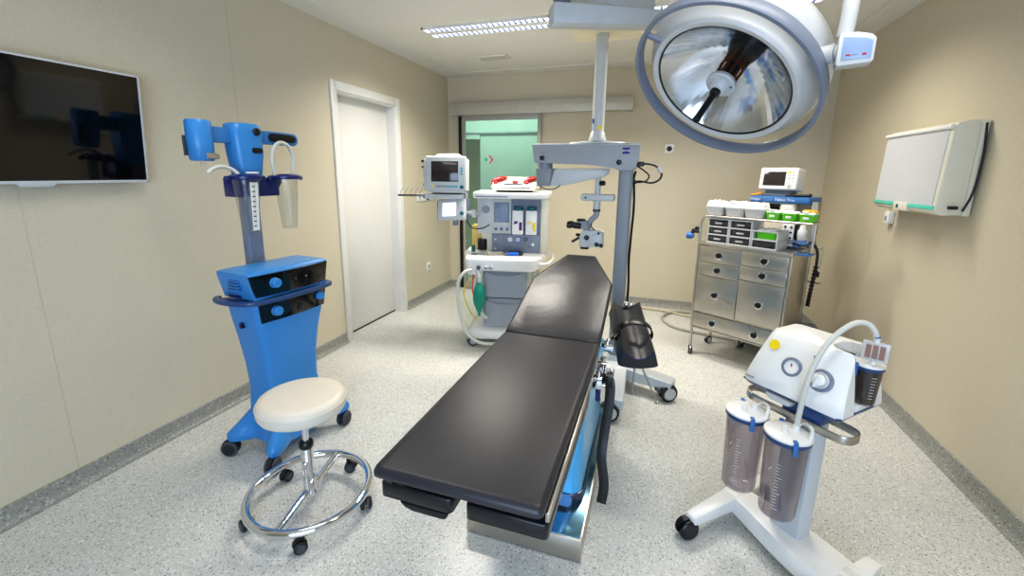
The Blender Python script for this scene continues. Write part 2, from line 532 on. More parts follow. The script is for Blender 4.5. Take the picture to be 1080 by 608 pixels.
# ------------------------------------------------------------------ ceiling fittings
def light_fixture(x0, y0, label):
    L, W = 1.05, 0.235
    t = thing('ceiling_light', label, 'ceiling light', (x0 + L / 2, y0 + W / 2, H), group=None)
    k = MB()
    hx, hy = L / 2, W / 2
    k.box(-hx, hx, -hy, -hy + 0.014, -0.016, 0).box(-hx, hx, hy - 0.014, hy, -0.016, 0).box(-hx, -hx + 0.014, -hy, hy, -0.016, 0).box(hx - 0.014, hx, -hy, hy, -0.016, 0)
    k.box(-hx, hx, -0.034, 0.034, -0.0155, 0)
    k.build('frame', 'white', t)
    for s in (-1, 1):
        yc = s * 0.069
        tr = MB().box(-hx + 0.012, hx - 0.012, yc - 0.034, yc + 0.034, -0.004, -0.001).build('light_tube', 'lit', t)
        k = MB()
        n = 23
        for i in range(1, n):
            x = -hx + 0.014 + (L - 0.028) * i / n
            k.prism([(yc - 0.034, -0.014), (yc + 0.034, -0.014), (yc + 0.034, -0.0045), (yc + 0.012, -0.009), (yc - 0.012, -0.009), (yc - 0.034, -0.0045)], 'x', x - 0.0065, x + 0.0065)
        k.build('louvre', 'louvre', t)
    return t
light_fixture(-1.875, 3.325, 'twin tube louvred ceiling light at left, above the glass sliding door side')
light_fixture(-0.115, 3.325, 'twin tube louvred ceiling light at right, mostly hidden behind the round surgical lamp')
t = thing('ceiling_vent', 'small flat grey ventilation plate in the ceiling near the back wall', 'ceiling vent', (-1.63, 4.31, H))
k = MB().box(-0.16, 0.16, -0.075, 0.075, -0.012, 0, 0.003)
k.build('plate', 'cornice', t)
k = MB()
for i in range(5):
    y = -0.05 + i * 0.025
    k.box(-0.14, 0.14, y - 0.006, y + 0.006, -0.0145, -0.011)
k.build('grille', 'alu_paint', t)

# ------------------------------------------------------------------ television
t = thing('wall_television', 'large flat black television with thin silver frame on the left wall', 'television', (XL, 1.0, 1.67))
k = MB()
# panel leans out at the top; local x is away from the wall
P = lambda y0, y1, z0, z1, d0, d1: [(d0, y0, z0), (d1, y0, z0), (d1, y1, z0), (d0, y1, z0)]
tvx = lambda z: 0.030 + (z + 0.255) * 0.09
def tvbox(y0, y1, z0, z1, a, b_):
    return MB().hexa([(tvx(z0) + a, y0, z0), (tvx(z0) + b_, y0, z0), (tvx(z0) + b_, y1, z0), (tvx(z0) + a, y1, z0)], [(tvx(z1) + a, y0, z1), (tvx(z1) + b_, y0, z1), (tvx(z1) + b_, y1, z1), (tvx(z1) + a, y1, z1)])
y0, y1, z0, z1 = -0.42, 0.532, -0.258, 0.240
fr = MB()
for (a, b, c, e) in ((y0, y1, z1 - 0.008, z1), (y0, y1, z0, z0 + 0.012), (y0, y0 + 0.008, z0, z1), (y1 - 0.008, y1, z0, z1)):
    fr.hexa([(tvx(c), a, c), (tvx(c) + 0.03, a, c), (tvx(c) + 0.03, b, c), (tvx(c), b, c)], [(tvx(e), a, e), (tvx(e) + 0.03, a, e), (tvx(e) + 0.03, b, e), (tvx(e), b, e)])
fr.build('bezel', 'grey_l', t)
tvbox(y0 + 0.006, y1 - 0.006, z0 + 0.01, z1 - 0.006, 0.004, 0.027).build('screen', 'tv', t)
MB().hexa([(tvx(-.275) + .016, .06, -.272), (tvx(-.275) + .028, .06, -.272), (tvx(-.275) + .028, .16, -.272), (tvx(-.275) + .016, .16, -.272)],
          [(tvx(-.255) + .016, .045, -.256), (tvx(-.255) + .031, .045, -.256), (tvx(-.255) + .031, .175, -.256), (tvx(-.255) + .016, .175, -.256)], 0.002).build('badge', 'grey_l', t)
k = MB()
k.box(0.0, 0.012, -0.1, 0.25, -0.12, 0.12, 0.003).box(0.01, 0.062, -0.05, 0.2, -0.01, 0.08, 0.004)
k.build('wall_bracket', 'black', t)

# ------------------------------------------------------------------ sockets on the walls
def socket_x(x, y, z, w, h, sgn, name, label, n=1):
    t = thing(name, label, 'socket', (x, y, z))
    MB().box(min(0, sgn * 0.01), max(0, sgn * 0.01), -w / 2, w / 2, -h / 2, h / 2, 0.003).build('plate', 'white', t)
    for i in range(n):
        c = -w / 2 + w * (i + 0.5) / n
        r = min(w / n, h) * 0.34
        MB().cyl((sgn * 0.008, c, 0), (sgn * 0.0115, c, 0), r, n=20).build('insert', 'grey_l', t)
        MB().cyl((sgn * 0.011, c, 0.0), (sgn * 0.0125, c, 0.0), r * 0.35, n=10).build('hole', 'grey_d', t)
    return t
socket_x(XL, 4.44, 0.385, 0.085, 0.1, 1, 'wall_socket', 'small white power socket low on the left wall past the door')
t = socket_x(XL, 4.40, 1.20, 0.36, 0.085, 1, 'wall_outlet_strip', 'white outlet strip on left wall behind the hook rail and screens', 3)
MB().box(0.009, 0.02, 0.02, 0.075, -0.035, 0.035, 0.003).build('green_outlet', 'teal', t)
t = thing('gas_outlet', 'small square white wall plate with round black port on back wall', 'wall outlet', (0.102, YB, 1.749))
MB().box(-0.045, 0.045, -0.012, 0, -0.045, 0.045, 0.003).build('plate', 'white', t)
MB().lathe([(0.027, 0), (0.027, 0.006), (0.018, 0.008), (0.018, 0.004), (0.001, 0.004)], (0, -0.011, 0), (0, -1, 0), 24).build('port', 'black', t)

# ------------------------------------------------------------------ X-ray viewer on the right wall
t = thing('light_viewer', 'white wall mounted film light box with turquoise strip on the right wall', 'light box', (XR, 3.2, 1.52))
T = winv(t.location)
ya, yb = 2.865, 3.545
xf = 1.402
k = MB(T)
prof = [(XR - 0.03, 1.29), (xf + 0.03, 1.283), (xf, 1.298), (xf + 0.012, 1.735), (xf + 0.03, 1.757), (xf + 0.075, 1.768), (XR - 0.03, 1.768)]
k.loft([[(x, ya, z) for x, z in prof], [(x, yb, z) for x, z in prof]], b=0.006)
k.build('housing', 'offwhite', t)
MB(T).box(XR - 0.035, XR - 0.006, ya - 0.012, yb + 0.01, 1.285, 1.765, 0.004).build('back_cover', 'offwhite', t)
MB(T).hexa([(xf - 0.003, ya + 0.03, 1.333), (xf + 0.01, ya + 0.03, 1.333), (xf + 0.01, yb - 0.012, 1.333), (xf - 0.003, yb - 0.012, 1.333)],
           [(xf + 0.008, ya + 0.03, 1.722), (xf + 0.02, ya + 0.03, 1.722), (xf + 0.02, yb - 0.012, 1.722), (xf + 0.008, yb - 0.012, 1.722)]).build('light_panel', 'viewer', t)
k = MB(T)
k.tube([(xf + 0.008, ya + 0.005, 1.735), (xf + 0.008, yb, 1.735)], 0.012, 10, smooth=False)
k.build('film_clip', 'white', t)
MB(T).box(xf - 0.006, xf + 0.01, ya + 0.01, yb - 0.002, 1.312, 1.332, 0.002).build('turquoise_strip', 'turq', t)
k = MB(T)
k.box(xf - 0.014, xf + 0.02, 3.115, 3.265, 1.288, 1.334, 0.004)
k.build('switch_box', 'offwhite', t)
MB(T).cyl((xf - 0.016, 3.215, 1.311), (xf - 0.013, 3.215, 1.311), 0.012, n=16).build('switch', 'teal', t)
k = MB(T)
k.tube([(XR - 0.02, ya - 0.012, 1.75), (XR - 0.012, ya - 0.022, 1.6), (XR - 0.015, ya - 0.018, 1.42), (XR - 0.04, ya - 0.014, 1.31)], 0.005)
k.box(XR - 0.1, XR - 0.06, ya - 0.016, ya, 1.318, 1.335, 0.003)
k.build('cable', 'black', t)
t = thing('dimmer_box', 'tiny white switch box hanging on cords below the light box', 'switch', (XR - 0.02, 3.62, 1.22))
MB().box(-0.018, 0.018, -0.03, 0.03, -0.05, 0.03, 0.004).build('case', 'white', t)
k = MB()
k.tube([(0, -0.012, 0.028), (-0.01, -0.03, 0.06), (-0.05, -0.11, 0.085)], 0.003, 6).tube([(0, 0.012, 0.028), (-0.01, 0.0, 0.06), (-0.05, -0.09, 0.085)], 0.003, 6)
k.build('cord', 'offwhite', t)
MB().box(-0.0205, -0.017, -0.012, 0.012, -0.03, 0.0, 0.002).build('rocker', 'grey', t)

# ------------------------------------------------------------------ operating table
tx, ty = -0.408, 1.88
t = thing('operating_table', 'long black padded operating table on a steel and blue pedestal', 'operating table', (tx, ty, 0))
T = winv(t.location)
k = MB(T)
k.box(-0.648, -0.168, 1.41, 2.42, 0.006, 0.103, 0.004)
k.build('base_plate', 'steel', t)
MB(T).box(-0.64, -0.176, 1.418, 2.41, 0.1025, 0.1055, 0.001).build('base_cover', 'blue_reflection', t)
MB(T).box(-0.636, -0.18, 1.42, 2.40, 0.0, 0.007).build('base_seal', 'black', t)
def rr_ring(cx, cy, w, d, r, z, n=5):
    return [V((cx + x, cy + y, z)) for x, y in rrect(w, d, r, n)]
k = MB(T)
k.loft([rr_ring(-0.41, 1.93, 0.41, 0.72, 0.05, z) for z in (0.155, 0.40, 0.60)])
k.build('pedestal', 'blue_col', t)
k = MB(T)
k.loft([rr_ring(-0.41, 1.93, 0.425, 0.735, 0.055, z) for z in (0.105, 0.165)], b=0.004)
k.build('pedestal_skirt', mat('dark_chrome', (92, 100, 118), 0.22, 0.9), t)
k = MB(T)
k.box(-0.6, -0.22, 1.3, 2.15, 0.585, 0.655, 0.008)
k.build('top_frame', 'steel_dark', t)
# padded sections
def pad(k, outline, zf, th, r=0.014):
    """cushion over an outline of (x, y); zf gives the top height"""
    cx = sum(p[0] for p in outline) / len(outline)
    cy = sum(p[1] for p in outline) / len(outline)
    def ring(ins, dz):
        out = []
        for x, y in outline:
            d_ = V((cx - x, cy - y))
            sx = x + (ins if x < cx else -ins)
            sy = y + (ins if y < cy else -ins)
            out.append(V((sx, sy, zf(sx, sy) + dz)))
        return out
    k.loft([ring(r * 0.7, -th), ring(0.0, -th + r * 0.7), ring(0.0, -r), ring(r * 0.35, -r * 0.3), ring(r * 1.1, 0.0)])
def densify(poly, n=10):
    out = []
    for i in range(len(poly)):
        a, b = V(poly[i]), V(poly[(i + 1) % len(poly)])
        for j in range(n):
            out.append(tuple(a.lerp(b, j / n)))
    return out
zs = 0.75
hinge = 1.822
k = MB(T)
pad(k, densify(rrect(0.446, hinge - 0.8, 0.016, 3), 1), lambda x, y: 0.0, 0.036)
for v in k.bm.verts:
    v.co += V((-0.407, (hinge + 0.8) / 2, zs))
k.build('seat_cushion', 'leather', t, sharp=60)
# raised back section, tapered towards the head
sl = 0.316
zb = lambda x, y: zs + (y - hinge) * sl
k = MB(T)
out = densify([(-0.63, hinge + 0.004), (-0.184, hinge + 0.004), (-0.184, 2.315), (-0.315, 2.60), (-0.492, 2.60), (-0.63, 2.315)], 6)
pad(k, out, zb, 0.04)
k.build('back_cushion', 'leather_soft', t, sharp=60)
k = MB(T)
k.hexa([(-0.60, 1.83, 0.69), (-0.21, 1.83, 0.69), (-0.33, 2.56, 0.69 + 0.73 * sl), (-0.47, 2.56, 0.69 + 0.73 * sl)],
       [(-0.60, 1.83, 0.703), (-0.21, 1.83, 0.703), (-0.33, 2.56, 0.703 + 0.73 * sl), (-0.47, 2.56, 0.703 + 0.73 * sl)])
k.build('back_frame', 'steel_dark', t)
MB(T).box(-0.60, -0.21, 0.90, 1.80, 0.672, 0.715, 0.003).build('seat_board', 'black', t)
# the two leg plates folded underneath
def legpad(x0, x1, lab):
    k = MB(T)
    pad(k, [(x + (x0 + x1) / 2, y + 1.22) for x, y in rrect(x1 - x0, 0.70, 0.014, 3)], lambda x, y: 0.648, 0.048, 0.006)
    return k.build('leg_cushion', mat('black_vinyl', (27, 26, 30), 0.3), t, sharp=60)
legpad(-0.658, -0.442, 'l')
legpad(-0.404, -0.185, 'r')
k = MB(T)
k.prism([(-0.60, 0.598), (-0.455, 0.598), (-0.46, 0.583), (-0.47, 0.578), (-0.56, 0.578), (-0.585, 0.585)], 'y', 0.872, 1.5, 0.003)
k.build('leg_plate', 'black', t)
k = MB(T)
for x in (-0.628, -0.186):
    k.box(x - 0.005, x + 0.005, 0.86, 1.80, 0.665, 0.692, 0.002)
    for y in (1.12, 1.4, 1.72):
        k.cyl((x, y, 0.678), (x + (0.05 if x < -0.4 else -0.05), y, 0.678), 0.007, n=10)
k.build('side_rail', 'steel', t)
# clamps on the right hand rail
for y, s in ((1.62, 0.8), (1.76, 0.65)):
    k = MB(T)
    k.box(-0.182, -0.145, y - 0.022 * s, y + 0.022 * s, 0.64, 0.69, 0.004)
    k.cyl((-0.16, y, 0.69), (-0.16, y, 0.712), 0.011, n=14)
    k.cyl((-0.146, y, 0.655), (-0.125, y, 0.655), 0.008, n=12)
    k.ball((-0.12, y, 0.655), 0.012, n=12)
    o = k.build('rail_clamp', 'chrome', t)
    if s == 0.8:
        MB(T).cyl((-0.160, y, 0.585), (-0.160, y, 0.642), 0.010, n=12).build('blue_knob', 'navy', o)
k = MB(T)
k.box(-0.66, -0.636, 1.70, 1.80, 0.665, 0.70, 0.004)
k.build('left_bracket', 'black', t)
# hanging black strap
t2 = thing('restraint_strap', 'black strap hanging down from the right side rail of the operating table', 'strap', (-0.125, 1.58, 0.66))
T2 = winv(t2.location)
k = MB(T2)
pts = [(-0.155, 1.63, 0.675), (-0.118, 1.615, 0.682), (-0.112, 1.60, 0.60), (-0.122, 1.575, 0.47), (-0.125, 1.55, 0.38), (-0.108, 1.53, 0.28), (-0.113, 1.52, 0.20)]
k.tube(pts, 0.01, flat=(0.038, 0.006), up=(1, 0, 0.2))
k.build('webbing', 'black', t2)
MB(T2).box(-0.132, -0.104, 1.60, 1.645, 0.655, 0.705, 0.004).build('buckle', 'black', t2)

# padded gutter support on the rail
g0, g1 = V((-0.118, 2.56, 0.70)), V((-0.018, 2.10, 0.582))
ax = (g1 - g0).normalized()
sd = V((1, 0.10, 0)); sd = (sd - ax * sd.dot(ax)).normalized()
up = sd.cross(ax).normalized()
if up.y > 0:
    up = -up
t = thing('limb_support', 'black curved padded limb support with strap beside the operating table', 'limb support', (-0.06, 2.2, 0.5))
T = winv(t.location)
def gutter(k, w, depth, th, a, b, n=14):
    inner, outer = [], []
    for i in range(n + 1):
        s = -1 + 2 * i / n
        inner.append((s * w / 2, depth * (s * s)))
    for i in range(n + 1):
        s = 1 - 2 * i / n
        outer.append((s * (w / 2 + th * 0.4), depth * (s * s) * 0.35 - th))
    sec = inner + outer
    rings = []
    for q in (a, b):
        rings.append([q + sd * x + up * y for x, y in sec])
    k.loft(rings, b=0.006)
k = MB(T); gutter(k, 0.150, 0.045, 0.062, g0, g1); k.build('gutter', 'leather', t, sharp=50)
k = MB(T)
k.tube([g1 + ax * 0.002 + sd * (-0.072) + up * 0.040, g1 + ax * 0.004 + sd * (-0.04) + up * 0.010, g1 + ax * 0.004 + up * -0.002, g1 + ax * 0.004 + sd * 0.04 + up * 0.010, g1 + ax * 0.002 + sd * 0.072 + up * 0.040], 0.003, 8)
k.build('edge_piping', 'navy', t)
k = MB(T)
mid = g0.lerp(g1, 0.60)
loop = []
for i in range(20):
    a = 2 * math.pi * i / 20
    loop.append(mid + sd * (0.100 * math.cos(a)) + up * (0.010 + 0.078 * math.sin(a)) + ax * (-0.01 * math.cos(a)))
k.tube(loop, 0.01, flat=(0.006, 0.040), closed=True, up=ax)
k.build('strap', 'black', t)
k = MB(T)
a0 = g0.lerp(g1, 0.25) - up * 0.04
k.tube([(-0.172, 1.98, 0.668), (-0.16, 2.0, 0.70), (-0.15, 2.15, 0.66), tuple(a0)], 0.010, 10)
k.cyl((-0.19, 1.98, 0.668), (-0.135, 1.98, 0.668), 0.02, n=14)
k.ball(g0 + up * 0.02, 0.018, n=12).ball(g0 + sd * 0.03 + up * 0.015, 0.012, n=10)
k.build('mounting_arm', 'chrome', t)
k = MB(T)
a1 = g0.lerp(g1, 0.85) - up * 0.05
k.cyl(a1, (-0.040, 2.20, 0.33), 0.0055, n=10)
k.cyl(a1 + V((0.01, 0, 0)), (0.09, 2.20, 0.31), 0.0055, n=10)
k.ball((0.09, 2.20, 0.31), 0.011, n=10)
k.build('rod', 'steel', t)

# ------------------------------------------------------------------ saddle stool
t = thing('wheeled_stool', 'round cream upholstered stool on a chrome ring base with casters', 'stool', (-1.367, 1.318, 0))
k = MB()
k.lathe([(0.001, 0.47), (0.150, 0.47), (0.168, 0.476), (0.176, 0.49), (0.1775, 0.515), (0.176, 0.526), (0.168, 0.541), (0.14, 0.548), (0.001, 0.551)], n=48)
k.build('seat', 'cream', t, sharp=60)
k = MB()
k.tube([(0.1775 * math.cos(2 * math.pi * i / 32), 0.1775 * math.sin(2 * math.pi * i / 32), 0.522) for i in range(32)], 0.0022, 6, 1, True)
k.build('seat_piping', 'offwhite', t)
MB().lathe([(0.05, 0.455), (0.05, 0.47), (0.001, 0.47)], n=24).build('seat_mount', 'steel', t)
MB().lathe([(0.0135, 0.30), (0.0135, 0.46)], n=20).build('gas_lift', 'chrome', t)
MB().lathe([(0.026, 0.325), (0.030, 0.318), (0.030, 0.302), (0.026, 0.295)], n=24).build('lift_collar', 'black', t)
k = MB()
k.lathe([(0.024, 0.297), (0.026, 0.29), (0.026, 0.10), (0.034, 0.085), (0.034, 0.07), (0.001, 0.07)], n=24)
k.cyl((0.012, -0.024, 0.11), (0.012, -0.024, 0.24), 0.011, n=10)
k.build('column', 'chrome', t)
k = MB()
RR = 0.250
k.tube([(RR * math.cos(2 * math.pi * i / 36), RR * math.sin(2 * math.pi * i / 36), 0.085) for i in range(36)], 0.0175, 14, 2, True)
k.build('foot_ring', 'chrome', t)
k = MB()
for a in (103, 283):
    d = V((math.cos(R(a)), math.sin(R(a)), 0))
    k.cyl(d * 0.02 + V((0, 0, 0.088)), d * RR + V((0, 0, 0.085)), 0.0155, n=14)
k.build('spoke', 'chrome', t)
for i in range(5):
    a = R(-54.5 + 72 * i)
    caster(t, 0.246 * math.cos(a), 0.246 * math.sin(a), 0.074, 0.026, math.degrees(a) + 20, 'rubber', 'tyre_grey', 'rubber', 0.045)

# ------------------------------------------------------------------ blue medical pump cart
t = thing('pump_cart', 'tall bright blue medical pump cart on casters beside the left wall', 'medical cart', (-1.84, 1.70, 0), -6.3)
# local: +x front, y along the front
def sec(x0, x1, y0, y1, z, r=0.035, bow=0.0, n=5):
    cx, cy = (x0 + x1) / 2, (y0 + y1) / 2
    out = []
    for x, y in rrect(x1 - x0, y1 - y0, r, n):
        xx = x + bow * (1 - (2 * y / (y1 - y0)) ** 2) if x > 0 else x
        out.append(V((cx + xx, cy + y, z)))
    return out
k = MB()
k.loft([sec(-0.135, 0.125, -0.175, 0.160, 0.17, 0.03), sec(-0.125, 0.098, -0.160, 0.145, 0.24, 0.03), sec(-0.115, 0.080, -0.155, 0.135, 0.36, 0.03), sec(-0.115, 0.078, -0.165, 0.145, 0.50, 0.03, .005),
        sec(-0.115, 0.088, -0.185, 0.165, 0.64, 0.03, .01), sec(-0.115, 0.103, -0.207, 0.190, 0.76, 0.03, .015), sec(-0.115, 0.110, -0.220, 0.205, 0.86, 0.03, .018)])
k.build('body', 'blue', t, sharp=55)
# base with four feet flaring out
k = MB()
ring = []
def star(z, grow):
    out = []
    for i in range(64):
        a = 2 * math.pi * i / 64
        rx, ry = 0.125 + grow * 0.02, 0.175 + grow * 0.02
        base = 1.0 / max(abs(math.cos(a)) / rx, abs(math.sin(a)) / ry)
        base = min(base, math.hypot(rx, ry) * 0.98)
        out.append(V((base * math.cos(a), base * math.sin(a) - 0.005, z)))
    return out
def arms(z, reach, width):
    out = []
    for i in range(96):
        a = 2 * math.pi * i / 96
        best = 0.0
        for fx, fy in ((0.175, -0.262), (0.165, 0.262), (-0.165, -0.262), (-0.165, 0.262)):
            fa = math.atan2(fy, fx)
            d = math.atan2(math.sin(a - fa), math.cos(a - fa))
            best = max(best, math.exp(-(d / width) ** 2) * math.hypot(fx, fy) * reach)
        rx, ry = 0.135, 0.178
        box = 1.0 / (abs(math.cos(a) / rx) ** 4 + abs(math.sin(a) / ry) ** 4) ** 0.25
        rr_ = max(box, best)
        out.append(V((rr_ * math.cos(a), rr_ * math.sin(a) - 0.005, z)))
    return out
k.loft([arms(0.085, 0.98, 0.34), arms(0.10, 1.0, 0.38), arms(0.125, 0.99, 0.37), arms(0.15, 0.91, 0.36), arms(0.185, 0.78, 0.36), arms(0.23, 0.64, 0.40)])
k.build('base', 'blue', t, sharp=60)
for x, y, a in ((0.16, -0.24, 25), (0.15, 0.235, 15), (-0.15, -0.24, -60), (-0.15, 0.235, 60)):
    caster(t, x, y, 0.10, 0.042, a, 'tyre_grey', 'hub_dark', 'rubber', 0.055)
# upper control box
k = MB()
k.loft([sec(-0.115, 0.112, -0.214, 0.200, 0.872, 0.006, .018), sec(-0.118, 0.115, -0.238, 0.216, 0.985, 0.006, .018), sec(-0.118, 0.112, -0.237, 0.215, 1.0, 0.006, .018), sec(-0.105, 0.10, -0.225, 0.205, 1.006, 0.02, .018)])
top = k.build('control_box', 'blue', t, sharp=55)
def front_patch(name, m, ya, yb, z0, z1, f0, f1, parent, th=0.005, n=12):
    """thin curved plate wrapping a bowed front; f0/f1 = section parameters at z0/z1"""
    k = MB()
    rings = []
    for i in range(n + 1):
        s = i / n
        pts = []
        for z, (x1, y0_, y1_, bow) in ((z0, f0), (z1, f1)):
            y = ya * (1 - s) + yb * s
            yc = (y0_ + y1_) / 2
            yy = yc + (y) * (y1_ - y0_) / 2
            xx = x1 + bow * (1 - y * y) + 0.0006
            if abs(y) > 0.90:
                xx -= (abs(y) - 0.90) ** 2 * 0.2
            pts.append(V((xx, yy, z)))
        rings.append([pts[0] - V((0.006, 0, 0)), pts[0] + V((th * 0.4, 0, 0)), pts[1] + V((th * 0.4, 0, 0)), pts[1] - V((0.006, 0, 0))])
    k.loft(rings)
    return k.build(name, m, parent)
front_patch('upper_panel', 'black_gloss', -1.0, 1.0, 0.886, 0.992, (0.112, -0.214, 0.200, 0.018), (0.115, -0.238, 0.216, 0.018), top)
front_patch('lower_panel', 'black_gloss', -0.92, 0.97, 0.752, 0.848, (0.103, -0.205, 0.188, 0.0145), (0.109, -0.218, 0.203, 0.0178), t)
def knob(y, z, x, r, parent):
    k = MB()
    k.lathe([(r * 1.08, 0), (r * 1.08, 0.006), (r, 0.008), (r * 0.94, 0.026), (r * 0.8, 0.029), (r * 0.5, 0.029), (r * 0.45, 0.026), (0.001, 0.026)], (x, y, z), (1, 0, 0), 24)
    return k.build('knob', 'blue', parent)
knob(-0.118, 0.944, 0.126, 0.024, top)
knob(-0.118, 0.802, 0.118, 0.024, t)
knob(0.145, 0.812, 0.112, 0.022, t)
for y in (-0.005, 0.06):
    MB().cyl((0.128, y, 0.942), (0.137, y, 0.942), 0.004, n=10).build('indicator', 'chrome', top)
k = MB()
k.box(0.118, 0.125, -0.006, 0.03, 0.77, 0.812, 0.004)
k.cyl((0.122, 0.012, 0.80), (0.130, 0.012, 0.80), 0.009, n=14)
k.build('lock_plate', 'black', t)
# left side grille and port
k = MB()
for i in range(5):
    for j in range(4):
        x = -0.02 + i * 0.016 - 0.012
        z = 0.915 + j * 0.014
        k.box(x, x + 0.011, -0.2345 + (z - 0.985) * 0.2, -0.228, z, z + 0.010)
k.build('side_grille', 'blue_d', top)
MB().box(-0.07, 0.02, -0.222, -0.21, 0.876, 0.890, 0.003).build('side_slot', 'navy', top)
k = MB()
k.box(-0.028, -0.006, -0.218, -0.19, 0.715, 0.745, 0.006)
k.build('side_port', 'navy', t)
MB().cyl((-0.012, -0.219, 0.727), (-0.012, -0.205, 0.727), 0.008, n=12).build('port_screw', 'black', t)
text('model_mark', '– – –', 0.012, 'white', top, Matrix.Translation((0.05, 0.15, 1.0067)) @ Matrix.Rotation(R(90), 4, 'Z'))
# navy rim handle around the body
k = MB()
pts = [(-0.13, -0.235), (-0.10, -0.262), (-0.03, -0.272), (0.05, -0.262), (0.115, -0.225), (0.140, -0.11), (0.145, 0.0), (0.140, 0.10), (0.128, 0.20), (0.09, 0.232), (0.0, 0.235), (-0.12, 0.225)]
k.tube([(x, y, 0.863) for x, y in pts], 0.01, flat=(0.030, 0.022), up=(0, 0, 1))
k.build('rim_handle', 'navy_rim', t)
MB().loft([[V((x, y, z)) for x, y in ((-0.13, -0.228), (-0.10, -0.255), (-0.03, -0.266), (0.05, -0.255), (0.05, -0.2), (-0.13, -0.2))] for z in (0.85, 0.858)]).build('side_tray', 'navy_rim', t)
# post
k = MB()
k.loft([[V((x, y, z)) for x, y in rrect(0.055, 0.085, 0.012, 3)] for z in (0.0, 1.33)])
for v in k.bm.verts:
    v.co += V((-0.183, 0.012, 0.12))
k.build('post', 'bluegrey', t)
MB().box(-0.215, -0.11, -0.03, 0.05, 0.12, 0.16, 0.006).box(-0.16, -0.11, -0.025, 0.045, 0.84, 0.9, 0.004).build('post_bracket', 'grey_d', t)
# head unit
k = MB()
def hs(z, y0_, y1_, x0_, x1_):
    return sec(x0_, x1_, y0_, y1_, z, 0.028, 0.008)
k.loft([hs(1.425, -0.048, 0.068, -0.215, -0.125), hs(1.45, -0.052, 0.072, -0.217, -0.12), hs(1.56, -0.066, 0.086, -0.22, -0.113), hs(1.66, -0.072, 0.086, -0.22, -0.112), hs(1.697, -0.068, 0.080, -0.218, -0.115), hs(1.705, -0.056, 0.068, -0.21, -0.122)])
head = k.build('head_unit', 'blue', t, sharp=55)
MB().lathe([(0.019, 0), (0.019, 0.012), (0.015, 0.016), (0.001, 0.016)], (-0.113, 0.04, 1.667), (1, 0, 0), 20).build('head_knob', 'black', head)
k = MB()
k.loft([[V((x, 0.036 + u, 1.575 + v)) for u, v in rrect(0.056, 0.026, 0.0125, 6)] for x in (-0.116, -0.103)], b=0.002)
k.build('head_button', 'black', head)
k = MB()
k.box(-0.185, -0.145, -0.17, -0.05, 1.605, 1.678, 0.008)
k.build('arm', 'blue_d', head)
k = MB()
k.box(-0.188, -0.148, 0.07, 0.235, 1.615, 1.680, 0.008)
k.loft([[V((x, 0.205 + u, 1.645 + v)) for u, v in rrect(0.22, 0.066, 0.032, 6)] for x in (-0.188, -0.146)], b=0.003)
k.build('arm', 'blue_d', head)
k = MB()
k.loft([[V((x, 0.215 + u, 1.648 + v)) for u, v in rrect(0.165, 0.042, 0.02, 6)] for x in (-0.15, -0.140)], b=0.002)
k.build('arm_inlay', 'black', head)
k = MB()
def ov(z, r1, r2):
    return [V((-0.16 + r1 * math.cos(2 * math.pi * i / 32), -0.205 + r2 * math.sin(2 * math.pi * i / 32), z)) for i in range(32)]
k.loft([ov(1.517, .044, .045), ov(1.522, .049, .05), ov(1.60, .052, .054), ov(1.69, .052, .054), ov(1.7, .047, .049)])
mo = k.build('motor_head', 'blue', t, sharp=50)
MB().box(-0.118, -0.105, -0.215, -0.155, 1.526, 1.554, 0.004).build('motor_window', 'steel', mo)
MB().box(-0.196, -0.19, -0.262, -0.235, 1.54, 1.63, 0.002).build('motor_inlay', 'tyre_grey', mo)
MB().cyl((-0.16, -0.205, 1.49), (-0.16, -0.205, 1.518), 0.010, n=14).build('motor_spigot', 'clear', mo)
